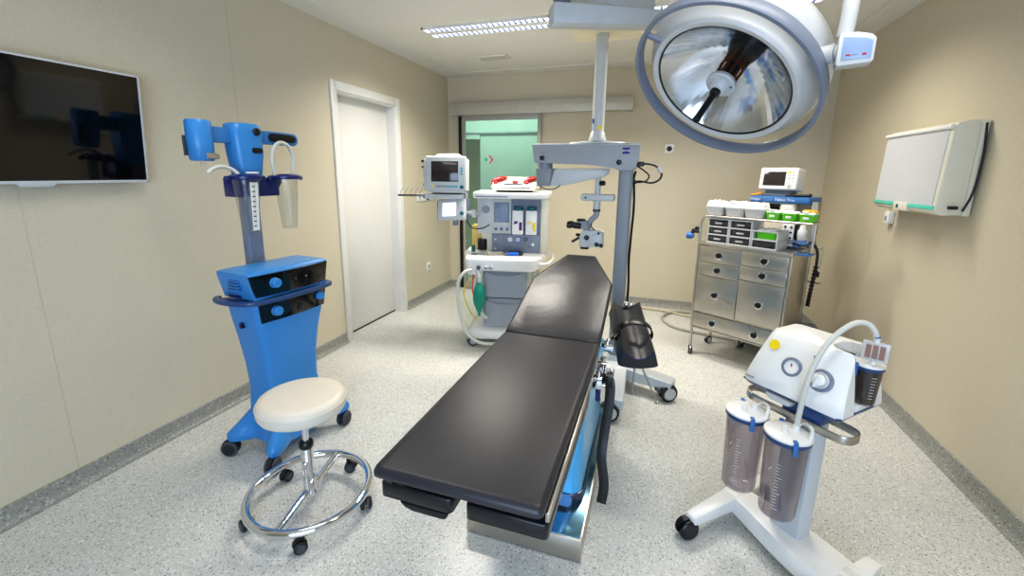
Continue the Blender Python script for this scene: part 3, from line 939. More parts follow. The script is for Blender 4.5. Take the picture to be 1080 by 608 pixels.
# canister holder bar
k = MB()
k.box(-0.20, -0.10, -0.10, 0.135, 1.345, 1.44, 0.006)
k.loft([[V((x, y, z)) for x, y, z in ((-0.17, 0.12, 1.35), (-0.12, 0.12, 1.35), (-0.12, 0.12, 1.43), (-0.17, 0.12, 1.43))], [V((x, y, z)) for x, y, z in ((-0.16, 0.165, 1.41), (-0.12, 0.165, 1.41), (-0.12, 0.165, 1.435), (-0.16, 0.165, 1.435))]])
k.build('canister_bracket', 'navy', t)
def suction_jar(yc, xc, zb, with_scale, lab, mark):
    r1, r0 = 0.068, 0.036
    j = thing('suction_jar', lab, 'jar', (0, 0, 0), group=None)
    j.location = Matrix.LocRotScale((-1.84, 1.70, 0), Matrix.Rotation(R(-6.3), 3, 'Z'), None) @ V((xc, yc, 0))
    j.rotation_euler = (0, 0, R(-6.3))
    MB().lathe([(0.001, zb), (r0, zb), (r0 + 0.003, zb + 0.004), (r1 - 0.008, 1.436), (r1 - 0.010, 1.436), (r0 + 0.001, zb + 0.007), (0.001, zb + 0.007)], n=32, caps=False).build('beaker', 'clear', j)
    k = MB()
    k.lathe([(r1 + 0.006, 1.432), (r1 + 0.010, 1.437), (r1 + 0.010, 1.447), (r1 - 0.004, 1.455), (0.02, 1.460), (0.001, 1.460)], n=36)
    k.box(-0.012, 0.012, -r1 - 0.03, -r1, 1.438, 1.450, 0.004).box(-0.012, 0.012, r1, r1 + 0.03, 1.438, 1.450, 0.004)
    k.ball((0, -r1 - 0.026, 1.437), 0.012, n=10).ball((0, r1 + 0.026, 1.437), 0.012, n=10)
    k.build('jar_lid', 'navy', j)
    if with_scale:
        k = MB()
        k.hexa([(r0 + 0.0030, -0.016, zb + 0.02), (r0 + 0.0042, -0.016, zb + 0.02), (r0 + 0.0042, 0.016, zb + 0.02), (r0 + 0.003, 0.016, zb + 0.02)], [(r1 - 0.012, -0.020, 1.42), (r1 - 0.010, -0.020, 1.42), (r1 - 0.010, 0.020, 1.42), (r1 - 0.012, 0.020, 1.42)])
        k.build('scale_strip', 'white', j)
        k = MB()
        for i in range(10):
            z = zb + 0.04 + i * 0.024
            xx = r0 + 0.0035 + (r1 - 0.014 - r0) * (z - zb - 0.02) / (1.42 - zb - 0.02)
            k.box(xx, xx + 0.0022, -0.012, 0.002, z, z + 0.005)
        k.build('scale_marks', 'black', j)
        k = MB()
        k.lathe([(0.03, 1.461), (0.03, 1.466), (0.026, 1.469), (0.001, 1.469)], (0.01, 0.03, 0), n=20)
        k.build('lid_plug', 'white', j)
    return j
j = suction_jar(-0.075, -0.06, 1.165, True, 'tapered clear suction jar with white scale strip on the blue pump cart', 1)
k = MB()
k.tube([(-0.02, -0.02, 1.455), (-0.03, -0.04, 1.478), (-0.035, -0.085, 1.492), (-0.03, -0.13, 1.482), (-0.02, -0.165, 1.46)], 0.0095, 10)
k.build('tube', 'tube', j)
j = suction_jar(0.170, -0.09, 1.165, False, 'clear suction jar without scale under a looped white tube, right side of pump cart', 0)
k = MB()
k.tube([(0, -0.062, 1.452), (0, -0.070, 1.52), (0, -0.058, 1.585), (0, -0.015, 1.622), (0, 0.035, 1.605), (0, 0.058, 1.55), (0, 0.052, 1.50), (0, 0.046, 1.452)], 0.0095, 10)
k.build('tube', 'tube', j)
k = MB()
k.tube([(0.01, 0.022, 1.61), (0.012, 0.026, 1.585), (0.012, 0.034, 1.575), (0.012, 0.030, 1.565)], 0.0018, 6)
k.build('hook', 'steel', j)

# ------------------------------------------------------------------ anaesthesia machine
AO, AR = (-1.15, 3.21, 0), 13
t = thing('anaesthesia_machine', 'white and grey anaesthesia machine with drawers, gauges and green breathing bag', 'anaesthesia machine', AO, AR)
AM = Matrix.Translation(AO) @ Matrix.Rotation(R(AR), 4, 'Z')
k = MB()
def rbx(x0, x1, y0, y1, r, z, n=5):
    return [V(((x0 + x1) / 2 + x, (y0 + y1) / 2 + y, z)) for x, y in rrect(x1 - x0, y1 - y0, r, n)]
k.loft([rbx(-0.30, 0.28, 0.06, 0.66, 0.08, 0.085), rbx(-0.30, 0.28, 0.06, 0.66, 0.08, 0.12), rbx(-0.285, 0.265, 0.08, 0.65, 0.08, 0.155), rbx(-0.20, 0.24, 0.16, 0.63, 0.06, 0.20)])
k.build('base', 'white', t, sharp=55)
for x, y, a in ((-0.235, 0.13, -60), (0.225, 0.13, 60), (-0.235, 0.58, -60), (0.225, 0.58, 60)):
    caster(t, x, y, 0.09, 0.048, a, 'tyre_grey', 'hub_grey', 'hub_grey', 0.06)
MB().box(-0.165, 0.225, 0.115, 0.66, 0.18, 0.705, 0.01).build('cabinet', 'grey_l', t)
for z0, z1 in ((0.205, 0.442), (0.45, 0.688)):
    k = MB()
    k.loft([rbx(-0.155, 0.215, 0.072, 0.14, 0.03, z0 + 0.004), rbx(-0.155, 0.215, 0.07, 0.14, 0.03, z1 - 0.03), rbx(-0.155, 0.215, 0.085, 0.14, 0.025, z1)], b=0.003)
    dr = k.build('drawer', 'drawer_grey', t, sharp=50)
    k = MB()
    k.tube([(-0.13, 0.078, z1 - 0.012), (-0.06, 0.064, z1 - 0.034), (0.03, 0.060, z1 - 0.040), (0.12, 0.064, z1 - 0.034), (0.19, 0.078, z1 - 0.012)], 0.006, 8)
    k.build('drawer_grip', 'grey', dr)
k = MB()
o0 = [(-0.265, 0.0), (0.24, 0.0), (0.285, 0.03), (0.33, 0.16), (0.36, 0.30), (0.36, 0.70), (-0.36, 0.70), (-0.36, 0.34), (-0.315, 0.17), (-0.295, 0.03)]
def scaled(o, kx, z, c=(0.0, 0.35)):
    return [V((c[0] + (x - c[0]) * kx, c[1] + (y - c[1]) * kx, z)) for x, y in o]
k.loft([scaled(o0, 0.94, 0.69), scaled(o0, 0.985, 0.70), scaled(o0, 0.99, 0.745), scaled(o0, 1.0, 0.772), scaled(o0, 0.99, 0.787)])
k.build('worktop', 'white', t, sharp=40)
k = MB()
k.tube([(0.30, 0.12, 0.735), (0.375, 0.14, 0.74), (0.42, 0.30, 0.745), (0.42, 0.52, 0.745), (0.35, 0.58, 0.745)], 0.012, 10)
k.build('side_handle', 'white', t)
# column with panels
k = MB()
k.box(-0.215, 0.372, 0.385, 0.74, 0.787, 1.28, 0.006)
k.build('column', 'offwhite', t)
k = MB()
k.box(0.308, 0.374, 0.352, 0.74, 0.787, 1.279, 0.01)
k.build('side_pillar', 'offwhite', t)
MB().box(-0.245, -0.108, 0.355, 0.40, 0.955, 1.262, 0.006).build('gauge_panel', 'grey_l', t)
k = MB()
k.lathe([(0.034, 0), (0.034, 0.006), (0.029, 0.008), (0.029, 0.003), (0.001, 0.003)], (-0.170, 0.355, 1.165), (0, -1, 0), 24)
k.build('gauge_ring', 'grey', t)
MB().box(-0.110, 0.052, 0.356, 0.40, 0.955, 1.258, 0.004).build('flow_panel', 'grey_l', t)
MB().box(-0.096, 0.034, 0.351, 0.36, 1.055, 1.226, 0.003).build('flow_frame', 'grey_d', t)
MB().box(-0.090, 0.028, 0.349, 0.355, 1.062, 1.220, 0.002).build('flow_window', 'screen_blue', t)
k = MB()
for i in range(6):
    k.cyl((-0.078 + i * 0.019, 0.347, 1.07), (-0.078 + i * 0.019, 0.347, 1.215), 0.0035, n=8)
k.build('flow_tube', 'panel_grey', t)
for i, (x, mm) in enumerate(((-0.083, 'grey_d'), (-0.033, 'label_blue'), (0.018, 'grey_d'))):
    MB().lathe([(0.013, 0), (0.012, 0.016), (0.009, 0.019), (0.001, 0.019)], (x, 0.356, 0.995), (0, -1, 0), 16).build('flow_knob', mm, t)
k = MB()
k.box(0.052, 0.308, 0.372, 0.40, 0.95, 1.262)
k.build('bay_back', 'panel_grey', t)
MB().box(0.052, 0.308, 0.357, 0.40, 1.236, 1.262, 0.003).build('bay_lintel', 'panel_grey', t)
for x, lab in ((0.066, 'purple'), (0.182, 'yellow')):
    k = MB()
    k.box(x, x + 0.095, 0.29, 0.37, 0.958, 1.165, 0.008)
    vp = k.build('vaporiser', 'white', t)
    MB().lathe([(0.040, 1.163), (0.042, 1.170), (0.042, 1.19), (0.036, 1.197), (0.022, 1.20), (0.001, 1.20)], (x + 0.05, 0.33, 0), n=24).build('vaporiser_dial', 'teal', vp)
    MB().box(x + 0.060, x + 0.085, 0.287, 0.292, 0.995, 1.065, 0.001).build('label_strip', lab, vp)
    k = MB()
    k.prism([(x + 0.012, 1.045), (x + 0.045, 1.055), (x + 0.05, 1.075), (x + 0.02, 1.075)], 'y', 0.286, 0.292)
    k.build('agent_window', 'amber' if lab == 'yellow' else 'purple', vp)
    MB().cyl((x + 0.022, 0.284, 0.985), (x + 0.022, 0.292, 0.985), 0.009, n=12).build('filler_cap', 'steel', vp)
MB().box(-0.118, 0.308, 0.35, 0.40, 0.788, 0.950, 0.005).build('control_panel', 'panel_grey', t)
for x, z, r, mm in ((-0.085, 0.905, 0.010, 'steel'), (-0.085, 0.86, 0.012, 'steel_dark'), (-0.085, 0.82, 0.010, 'steel'), (-0.028, 0.915, 0.014, 'grey'), (-0.03, 0.868, 0.018, 'grey'), (-0.03, 0.822, 0.012, 'grey'), (0.045, 0.905, 0.022, 'grey_l'), (0.115, 0.905, 0.026, 'label_blue'), (0.18, 0.91, 0.022, 'grey_d'), (0.18, 0.845, 0.018, 'grey'), (0.245, 0.865, 0.016, 'steel')):
    k = MB()
    k.lathe([(r, 0), (r, 0.006), (r * 0.82, 0.008), (r * 0.8, 0.004), (r * 0.3, 0.004), (r * 0.3, 0.009), (0.001, 0.009)], (x, 0.351, z), (0, -1, 0), 18)
    k.build('dial', mm, t)
for x in (0.045, 0.115):
    MB().cyl((x, 0.3475, 0.905), (x, 0.3455, 0.905), 0.018, n=18).build('dial_face', 'white', t)
k = MB()
o1 = [(-0.26, 0.22), (-0.235, 0.20), (0.33, 0.20), (0.365, 0.225), (0.40, 0.40), (0.40, 0.80), (-0.29, 0.80), (-0.285, 0.40)]
k.loft([scaled(o1, 0.97, 1.268), scaled(o1, 0.995, 1.276), scaled(o1, 1.0, 1.300), scaled(o1, 0.985, 1.314)])
k.build('top_shelf', 'white', t, sharp=40)
MB().box(-0.235, 0.03, 0.197, 0.206, 1.279, 1.290, 0.001).build('shelf_strip', 'panel_grey', t)
# absorber at the left of the column
k = MB()
k.box(-0.315, -0.130, 0.46, 0.60, 0.80, 1.012, 0.006)
ab = k.build('absorber_frame', 'amber', t)
MB().lathe([(0.045, 0.80), (0.05, 0.81), (0.05, 0.895), (0.045, 0.90), (0.001, 0.90)], (-0.205, 0.415, 0), n=24).build('absorber_canister', 'black', ab)
MB().cyl((-0.285, 0.36, 0.786), (-0.285, 0.36, 0.845), 0.017, n=16).build('port_cap', 'teal', t)
# ports and hoses under the worktop
k = MB()
k.box(-0.27, -0.15, 0.01, 0.10, 0.655, 0.735, 0.012)
pb = k.build('port_block', 'white', t)
for x, r, mm in ((-0.175, 0.017, 'grey_d'), (-0.115, 0.016, 'grey_l'), (-0.075, 0.016, 'grey_l')):
    MB().lathe([(r, 0), (r, 0.02), (r * 0.7, 0.022), (r * 0.6, 0.006), (0.001, 0.006)], (x, 0.0 if x < -.15 else -0.002, 0.725), (0, -1, 0), 18).build('port', mm, t)
def hose(pts, r, m, name='breathing_hose', ridges=False):
    k = MB()
    if ridges:
        k.tube(pts, lambda s: r * (1 + 0.06 * math.sin(s * 420)), 10, 24)
    else:
        k.tube(pts, r, 10)
    return k.build(name, m, t)
hose([(-0.235, 0.0, 0.70), (-0.285, -0.045, 0.69), (-0.335, -0.06, 0.60), (-0.335, -0.06, 0.45), (-0.31, -0.05, 0.28), (-0.27, -0.035, 0.165), (-0.19, -0.01, 0.085), (-0.09, 0.0, 0.065), (0.0, 0.02, 0.075)], 0.0135, 'tube')
hose([(-0.195, 0.03, 0.67), (-0.215, 0.04, 0.55), (-0.20, 0.05, 0.40), (-0.15, 0.04, 0.31), (-0.11, 0.03, 0.28)], 0.015, 'tube')
hose([(-0.235, 0.10, 0.66), (-0.245, 0.11, 0.50), (-0.20, 0.09, 0.36), (-0.16, 0.08, 0.30)], 0.010, 'orange', 'orange_hose')
hose([(-0.275, 0.10, 0.60), (-0.325, 0.11, 0.47), (-0.27, 0.10, 0.31), (-0.21, 0.09, 0.25)], 0.005, 'yellow', 'yellow_hose')
k = MB()
k.lathe([(0.012, 0.318), (0.011, 0.345), (0.025, 0.37), (0.044, 0.42), (0.052, 0.47), (0.047, 0.53), (0.032, 0.575), (0.017, 0.60), (0.013, 0.612)], (-0.170, -0.02, 0), n=24)
k.build('breathing_bag', 'bag', t, sharp=60)
k = MB()
k.tube([(-0.170, -0.02, 0.605), (-0.172, -0.02, 0.655), (-0.19, 0.0, 0.705)], 0.018, 12)
k.build('bag_neck', 'grey_l', t)
# articulated arm with control screen
k = MB()
k.tube([(-0.20, 0.40, 1.135), (-0.27, 0.30, 1.13), (-0.33, 0.27, 1.145)], 0.020, 12)
k.cyl((-0.265, 0.30, 1.10), (-0.265, 0.30, 1.165), 0.024, n=16)
k.build('swing_arm', 'grey_l', t)
k = MB()
k.box(-0.585, -0.47, 0.285, 0.31, 1.065, 1.235, 0.006).box(-0.47, -0.30, 0.262, 0.30, 1.085, 1.26, 0.01)
k.box(-0.44, -0.40, 0.24, 0.29, 1.03, 1.09, 0.006)
k.build('screen_bracket', 'bluegrey', t)
# tilted control screen: corners measured on a plane leaning back at the top
k = MB()
X = Matrix.Translation((-0.435, 0.205, 1.17)) @ Matrix.Rotation(R(-4), 4, 'Y') @ Matrix.Rotation(R(-22), 4, 'X')
k.box(-0.120, 0.120, -0.02, 0.03, -0.092, 0.092, 0.014, 3, X)
cs = k.build('control_screen', 'grey_l', t)
MB().box(-0.078, 0.038, -0.0225, -0.018, -0.062, 0.055, 0.002, 2, X).build('display', 'screen_on', cs)
MB().lathe([(0.016, 0), (0.015, 0.014), (0.001, 0.015)], X @ V((0.088, -0.02, -0.045)), (X.to_3x3() @ V((0, -1, 0))), 18).build('turn_knob', 'teal', cs)
k = MB()
for i in range(3):
    for j in range(2):
        k.box(0.062 + j * 0.022, 0.078 + j * 0.022, -0.0222, -0.018, 0.01 + i * 0.018, 0.022 + i * 0.018, 0.001, 1, X)
k.build('key', 'white', cs)
# monitor shelf
k = MB()
k.box(-0.65, -0.335, 0.14, 0.40, 1.262, 1.300, 0.008)
k.box(-0.36, -0.325, 0.24, 0.32, 1.16, 1.31, 0.006)
k.build('monitor_shelf', 'grey_l', t)
MB().box(-0.672, -0.645, 0.16, 0.30, 1.264, 1.298, 0.004).build('shelf_end', 'bluegrey', t)
MB().box(-0.345, -0.325, 0.232, 0.25, 1.13, 1.30, 0.003).build('arm_joint', 'grey_d', t)
k = MB()
k.box(-0.90, -0.67, 0.20, 0.222, 1.276, 1.292, 0.002)
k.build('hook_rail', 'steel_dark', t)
k = MB()
for i in range(5):
    x = -0.875 + i * 0.042
    k.tube([(x, 0.205, 1.29), (x + 0.004, 0.195, 1.315), (x + 0.03, 0.19, 1.345)], 0.003, 6)
k.build('hook', 'steel', t)
k = MB()
k.tube([(-0.32, 0.24, 1.08), (-0.27, 0.22, 1.02), (-0.19, 0.25, 1.01), (-0.14, 0.36, 1.03)], 0.005, 8)
k.build('cable', 'black', t)

# patient monitor on that shelf
t = thing('patient_monitor', 'white patient monitor with dark screen on the arm left of the anaesthesia machine', 'monitor', AM @ V((-0.50, 0.25, 1.310)), AR)
k = MB()
X = Matrix.Translation((0.02, -0.10, 0.155)) @ Matrix.Rotation(R(-5), 4, 'X')
k.box(-0.150, 0.175, 0.0, 0.16, -0.135, 0.135, 0.014, 3, X)
k.box(-0.154, 0.181, -0.026, 0.012, -0.140, 0.140, 0.012, 3, X)
k.box(-0.13, 0.15, -0.01, 0.15, -0.153, -0.13, 0.006, 2, X)
k.build('housing', 'grey_l', t)
MB().box(-0.105, 0.118, -0.0285, -0.024, -0.065, 0.098, 0.003, 2, X).build('screen', 'screen', t)
k = MB()
k.tube([X @ V((-0.085, 0.07, 0.132)), X @ V((-0.075, 0.065, 0.155)), X @ V((0.0, 0.06, 0.160)), X @ V((0.10, 0.06, 0.158)), X @ V((0.12, 0.07, 0.132))], 0.009, 10)
k.build('carry_handle', 'white', t)
MB().lathe([(0.016, 0), (0.015, 0.016), (0.001, 0.017)], X @ V((0.150, -0.026, -0.108)), X.to_3x3() @ V((0, -1, 0)), 18).build('turn_knob', 'teal', t)
for i in range(9):
    x = -0.065 + i * 0.020
    MB().box(x, x + 0.015, -0.0285, -0.025, -0.112, -0.094, 0.001, 1, X).build('key', 'teal_key' if i > 4 else 'grey', t)
for i in range(3):
    MB().box(0.138, 0.155, -0.0285, -0.025, -0.01 + i * 0.022, 0.006 + i * 0.022, 0.001, 1, X).build('key', 'teal_key', t)
MB().box(-0.098, -0.082, -0.0285, -0.025, -0.112, -0.092, 0.001, 1, X).build('yellow_key', 'yellow', t)
k = MB()
k.box(-0.182, -0.148, 0.02, 0.15, -0.13, 0.125, 0.008, 2, X)
mod = k.build('module_rack', 'grey_l', t)
k = MB()
for z, h, y in ((0.085, 0.03, 0.05), (0.04, 0.02, 0.045), (-0.02, 0.05, 0.05), (-0.10, 0.025, 0.04)):
    k.box(-0.192, -0.18, y, y + 0.06, z, z + h, 0.003, 1, X)
    k.box(-0.16, -0.145, -0.0, 0.018, z, z + h * 0.6, 0.002, 1, X)
k.build('module', 'bluegrey', mod)
k = MB()
k.box(-0.205, -0.18, 0.03, 0.055, 0.095, 0.115, 0.003, 1, X).box(-0.20, -0.18, 0.02, 0.04, 0.05, 0.062, 0.003, 1, X)
k.build('plug', 'black', mod)

# white device with red paddles on top shelf
t = thing('defibrillator', 'cream coloured defibrillator with two red paddles on the anaesthesia machine shelf', 'defibrillator', AM @ V((0.075, 0.47, 1.316)), AR)
k = MB()
k.loft([rbx(-0.16, 0.155, -0.10, 0.14, 0.02, 0.0), rbx(-0.165, 0.16, -0.11, 0.15, 0.03, 0.02)], b=0.003)
k.build('foot', 'black', t)
k = MB()
k.loft([rbx(-0.18, 0.175, -0.13, 0.16, 0.03, 0.015), rbx(-0.20, 0.195, -0.145, 0.17, 0.03, 0.045), rbx(-0.195, 0.19, -0.13, 0.17, 0.03, 0.06), rbx(-0.165, 0.185, 0.02, 0.17, 0.02, 0.118), rbx(-0.155, 0.175, 0.035, 0.165, 0.02, 0.126)])
k.build('case', 'offwhite', t, sharp=45)
for sx in (-1, 1):
    k = MB()
    cx = 0.135 * sx
    k.tube([(cx - 0.06, -0.085, 0.083), (cx - 0.02, -0.065, 0.098), (cx + 0.03, -0.035, 0.112), (cx + 0.055, -0.01, 0.118)], lambda s: 0.014 + 0.014 * math.sin(math.pi * min(1, s * 1.15)) , 12)
    k.tube([(cx - 0.055, -0.10, 0.062), (cx - 0.04, -0.075, 0.085), (cx + 0.0, -0.07, 0.085)], 0.016, 10)
    k.ball((cx - 0.03, -0.09, 0.075), 0.022, n=12)
    k.build('paddle', mat('paddle_red', (142, 26, 30), 0.3), t)
MB().hexa([(-0.02, -0.098, 0.078), (0.03, -0.098, 0.078), (0.03, -0.06, 0.092), (-0.02, -0.06, 0.092)], [(-0.02, -0.1, 0.083), (0.03, -0.1, 0.083), (0.03, -0.062, 0.098), (-0.02, -0.062, 0.098)]).build('red_button', 'red', t)
k = MB()
k.box(-0.09, 0.075, -0.132, -0.118, 0.064, 0.074, 0.003).box(-0.14, 0.14, -0.149, -0.14, 0.034, 0.041, 0.002)
k.build('front_slot', 'grey_d', t)
k = MB()
for i in range(4):
    z = 0.04 + i * 0.018
    k.ball((0.20 + 0.008 * (i % 2), -0.01 + 0.035 * i, z), 0.016, n=8)
k.tube([(0.195, -0.05, 0.045), (0.225, -0.02, 0.06), (0.215, 0.05, 0.08), (0.19, 0.09, 0.09)], 0.008, 8)
k.build('paddle_cable', 'tube_beige', t)

# small things on the worktop
t = thing('hand_instrument', 'blue and black cylindrical instrument handle on the anaesthesia machine worktop', 'instrument', AM @ V((0.085, 0.215, 0.803)), AR)
k = MB()
k.lathe([(0.0135, -0.045), (0.0155, -0.042), (0.0155, 0.042), (0.0135, 0.045)], (0, 0, 0), (1, 0.18, 0), 18)
k.build('grip', mat('handle_blue', (20, 110, 210), 0.35), t)
MB().lathe([(0.011, -0.075), (0.014, -0.07), (0.014, -0.046)], (0, 0, 0), (1, 0.18, 0), 16).build('front_cap', 'grey_d', t)
MB().lathe([(0.014, 0.046), (0.015, 0.075), (0.008, 0.085)], (0, 0, 0), (1, 0.18, 0), 16).build('rear_cap', 'black', t)
t = thing('steel_dish', 'flat open steel dish beside the blue handle on the anaesthesia worktop', 'dish', AM @ V((-0.05, 0.25, 0.789)), AR + 12)
k = MB()
k.loft([rbx(-0.085, 0.085, -0.03, 0.03, 0.012, 0.0), rbx(-0.095, 0.095, -0.038, 0.038, 0.014, 0.018), rbx(-0.092, 0.092, -0.035, 0.035, 0.012, 0.018), rbx(-0.083, 0.083, -0.028, 0.028, 0.01, 0.003)])
k.build('bowl', 'steel', t)
t = thing('dark_tray', 'thin black tray behind the blue handle on the anaesthesia worktop', 'tray', AM @ V((0.075, 0.31, 0.789)), AR)
MB().box(-0.09, 0.08, -0.03, 0.03, 0, 0.014, 0.004).build('tray_base', 'grey_d', t)
MB().box(-0.084, 0.074, -0.024, 0.024, 0.0145, 0.016).build('tray_liner', 'black', t)
t = thing('tube_clamp', 'small flat grey connectors lying at the left end of the anaesthesia worktop', 'connector', AM @ V((-0.25, 0.22, 0.789)), AR - 20)
k = MB()
k.lathe([(0.001, 0), (0.03, 0), (0.032, 0.006), (0.022, 0.012), (0.001, 0.012)], n=20)
k.tube([(0.02, 0.0, 0.007), (0.06, 0.012, 0.008), (0.10, 0.006, 0.008)], 0.006, 8)
k.build('clamp_body', 'grey_d', t)

# ------------------------------------------------------------------ operating microscope on a column stand
t = thing('operating_microscope', 'grey surgical microscope on a tall wheeled column stand behind the operating table', 'microscope', (-0.195, 3.0, 0))
T = winv(t.location)
k = MB(T)
def leg(k, tip, z0=0.075, z1=0.15):
    c = V((-0.175, 2.985, 0))
    d = (V((tip[0], tip[1], 0)) - c)
    L = d.length
    d.normalize()
    n = V((-d.y, d.x, 0))
    w0, w1 = 0.075, 0.055
    k.loft([[c + n * -w0 + V((0, 0, z0)), c + n * w0 + V((0, 0, z0)), c + n * w0 + V((0, 0, z1 + .015)), c + n * -w0 + V((0, 0, z1 + .015))],
            [c + d * L + n * -w1 + V((0, 0, z0)), c + d * L + n * w1 + V((0, 0, z0)), c + d * L + n * w1 + V((0, 0, z1 - 0.01)), c + d * L + n * -w1 + V((0, 0, z1 - 0.01))]], b=0.01)
tips = [(0.205, 2.845), (-0.145, 2.465), (-0.61, 3.12), (-0.24, 3.52)]
for p in tips:
    leg(k, p)
k.lathe([(0.14, 0.075), (0.14, 0.15), (0.11, 0.17), (0.075, 0.18), (0.001, 0.18)], (-0.185, 2.99, 0), n=32)
k.build('wheeled_base', 'grey_l', t)
for p, a in zip(tips, (-62, -75, -80, -100)):
    c = V((-0.175, 2.985))
    q = c.lerp(V(p), 0.98)
    caster(t, q.x + 0.195, q.y - 3.0, 0.09, 0.058, a, 'rubber', 'hub_grey', 'tyre_grey', 0.07, True)
k = MB(T)
k.loft([[V((-0.195 + x, 3.0 + y, z)) for x, y in rrect(0.092, 0.075, 0.022, 4)] for z in (0.15, 1.52)])
k.build('column', 'grey', t)
k = MB(T)
k.loft([[V((-0.195 + x * s, 3.0 + y * s, z)) for x, y in rrect(0.16, 0.13, 0.05, 5)] for z, s in ((0.165, 1.0), (0.20, 0.95), (0.215, 0.75))])
k.build('column_collar', 'grey_l', t)
# overhead housing
k = MB(T)
sil = [(-0.826, 1.672), (-0.112, 1.664), (-0.118, 1.60), (-0.135, 1.515), (-0.155, 1.503), (-0.165, 1.500), (-0.235, 1.500), (-0.262, 1.512), (-0.30, 1.524), (-0.45, 1.538), (-0.70, 1.548), (-0.80, 1.545), (-0.81, 1.56)]
k.loft([[V((x, 2.93, z)) for x, z in sil], [V((x, 3.09, z)) for x, z in sil]], b=0.007)
k.box(-0.80, -0.13, 2.945, 3.08, 1.66, 1.676, 0.006)
hous = k.build('housing', 'grey_l', t)
hous.data.materials[0] = M['housing'] if 'housing' in M else mat('housing_grey', (160, 165, 172), 0.4, var=0.02)
for x, z in ((-0.752, 1.580), (-0.240, 1.553)):
    k = MB(T)
    k.lathe([(0.017, 0), (0.017, 0.005), (0.013, 0.011), (0.001, 0.013)], (x, 2.931, z), (0, -1, 0), 20)
    k.build('pivot_cap', 'black', hous)
    MB(T).cyl((x, 2.932, z + 0.035), (x, 2.928, z + 0.035), 0.004, n=8).build('screw', 'grey_d', hous)
k = MB(T)
k.box(-0.222, -0.178, 2.9285, 2.932, 1.606, 1.646)
badge = k.build('logo_badge', mat('logo_blue', (22, 34, 130), 0.4), hous)
k = MB(T)
n = 10
up_, lo_ = [], []
for i in range(n + 1):
    s = -1 + 2 * i / n
    up_.append((-0.2 + 0.022 * s, 1.626 + 0.0012 + 0.0022 * abs(s)))
    lo_.append((-0.2 - 0.022 * s, 1.626 - 0.0012 - 0.0022 * abs(s)))
k.prism(up_ + lo_, 'y', 2.9272, 2.9286)
k.build('logo_stripe', 'white', badge)
k = MB(T)
k.lathe([(0.13, 0), (0.12, 0.01), (0.06, 0.018), (0.001, 0.02)], (-0.40, 3.01, 1.674), n=36, sx=1.5, sy=0.55)
k.build('top_cover', 'grey_l', hous)
# lower arm, hinged under the left end
k = MB(T)
k.cyl((-0.745, 3.0, 1.50), (-0.745, 3.0, 1.555), 0.05, n=24)
k.loft([[V((x, y, 1.392)) for x, y in ((-0.79, 2.945), (-0.70, 2.945), (-0.685, 3.0), (-0.70, 3.06), (-0.79, 3.06))], [V((x, y, 1.512)) for x, y in ((-0.80, 2.945), (-0.69, 2.945), (-0.655, 3.0), (-0.69, 3.06), (-0.80, 3.06))]], b=0.008)
k.build('hinge_block', 'grey', t)
k = MB(T)
a = [(-0.715, 2.955), (-0.715, 3.05)]
k.loft([[V((-0.70, 2.952, 1.392)), V((-0.70, 3.052, 1.392)), V((-0.67, 3.052, 1.508)), V((-0.67, 2.952, 1.508))],
        [V((-0.60, 2.955, 1.398)), V((-0.60, 3.05, 1.398)), V((-0.58, 3.05, 1.512)), V((-0.58, 2.955, 1.512))],
        [V((-0.335, 2.97, 1.463)), V((-0.335, 3.04, 1.463)), V((-0.335, 3.04, 1.515)), V((-0.335, 2.97, 1.515))],
        [V((-0.305, 2.98, 1.485)), V((-0.305, 3.03, 1.485)), V((-0.305, 3.03, 1.513)), V((-0.305, 2.98, 1.513))]], b=0.006)
k.build('balance_arm', 'grey_l', t)
k = MB(T)
k.tube([(-0.775, 2.95, 1.395), (-0.72, 2.945, 1.372), (-0.66, 2.945, 1.375), (-0.625, 2.95, 1.40)], 0.004, 8)
k.tube([(-0.775, 2.95, 1.395), (-0.85, 2.96, 1.39), (-0.88, 2.98, 1.40)], 0.0035, 8)
k.build('arm_cable', 'grey_d', t)
# suspension and optics
k = MB(T)
k.cyl((-0.372, 3.0, 1.44), (-0.372, 3.0, 1.478), 0.014, n=16)
k.cyl((-0.376, 3.0, 1.34), (-0.376, 3.0, 1.44), 0.020, n=20)
k.cyl((-0.376, 3.0, 1.24), (-0.376, 3.0, 1.30), 0.024, n=20)
k.build('suspension_tube', 'grey_l', t)
MB(T).lathe([(0.014, 0), (0.017, 0.01), (0.017, 0.03), (0.012, 0.035), (0.001, 0.035)], (-0.36, 2.985, 1.418), (1, -0.4, 0), 14).build('suspension_knob', 'black', t)
k = MB(T)
k.box(-0.486, -0.258, 2.97, 3.04, 1.298, 1.345, 0.012, 3)
cb = k.build('coupling_bar', 'grey_l', t)
MB(T).cyl((-0.45, 2.971, 1.32), (-0.45, 2.965, 1.32), 0.006, n=10).build('bar_screw', 'black', cb)
MB(T).cyl((-0.376, 3.0, 1.226), (-0.376, 3.0, 1.242), 0.026, n=20).build('ring', 'black', t)
k = MB(T)
k.tube([(-0.376, 3.0, 1.236), (-0.378, 3.0, 1.20), (-0.410, 2.99, 1.165), (-0.428, 2.98, 1.12), (-0.428, 2.98, 1.085)], 0.022, 12, flat=(0.05, 0.036), up=(1, 0, 0))
k.build('optics_arm', 'grey', t)
k = MB(T)
k.hexa([(-0.475, 2.91, 0.985), (-0.315, 2.91, 0.992), (-0.315, 3.03, 0.992), (-0.475, 3.03, 0.985)], [(-0.475, 2.915, 1.055), (-0.318, 2.915, 1.095), (-0.318, 3.03, 1.095), (-0.475, 3.03, 1.055)], 0.012, 3)
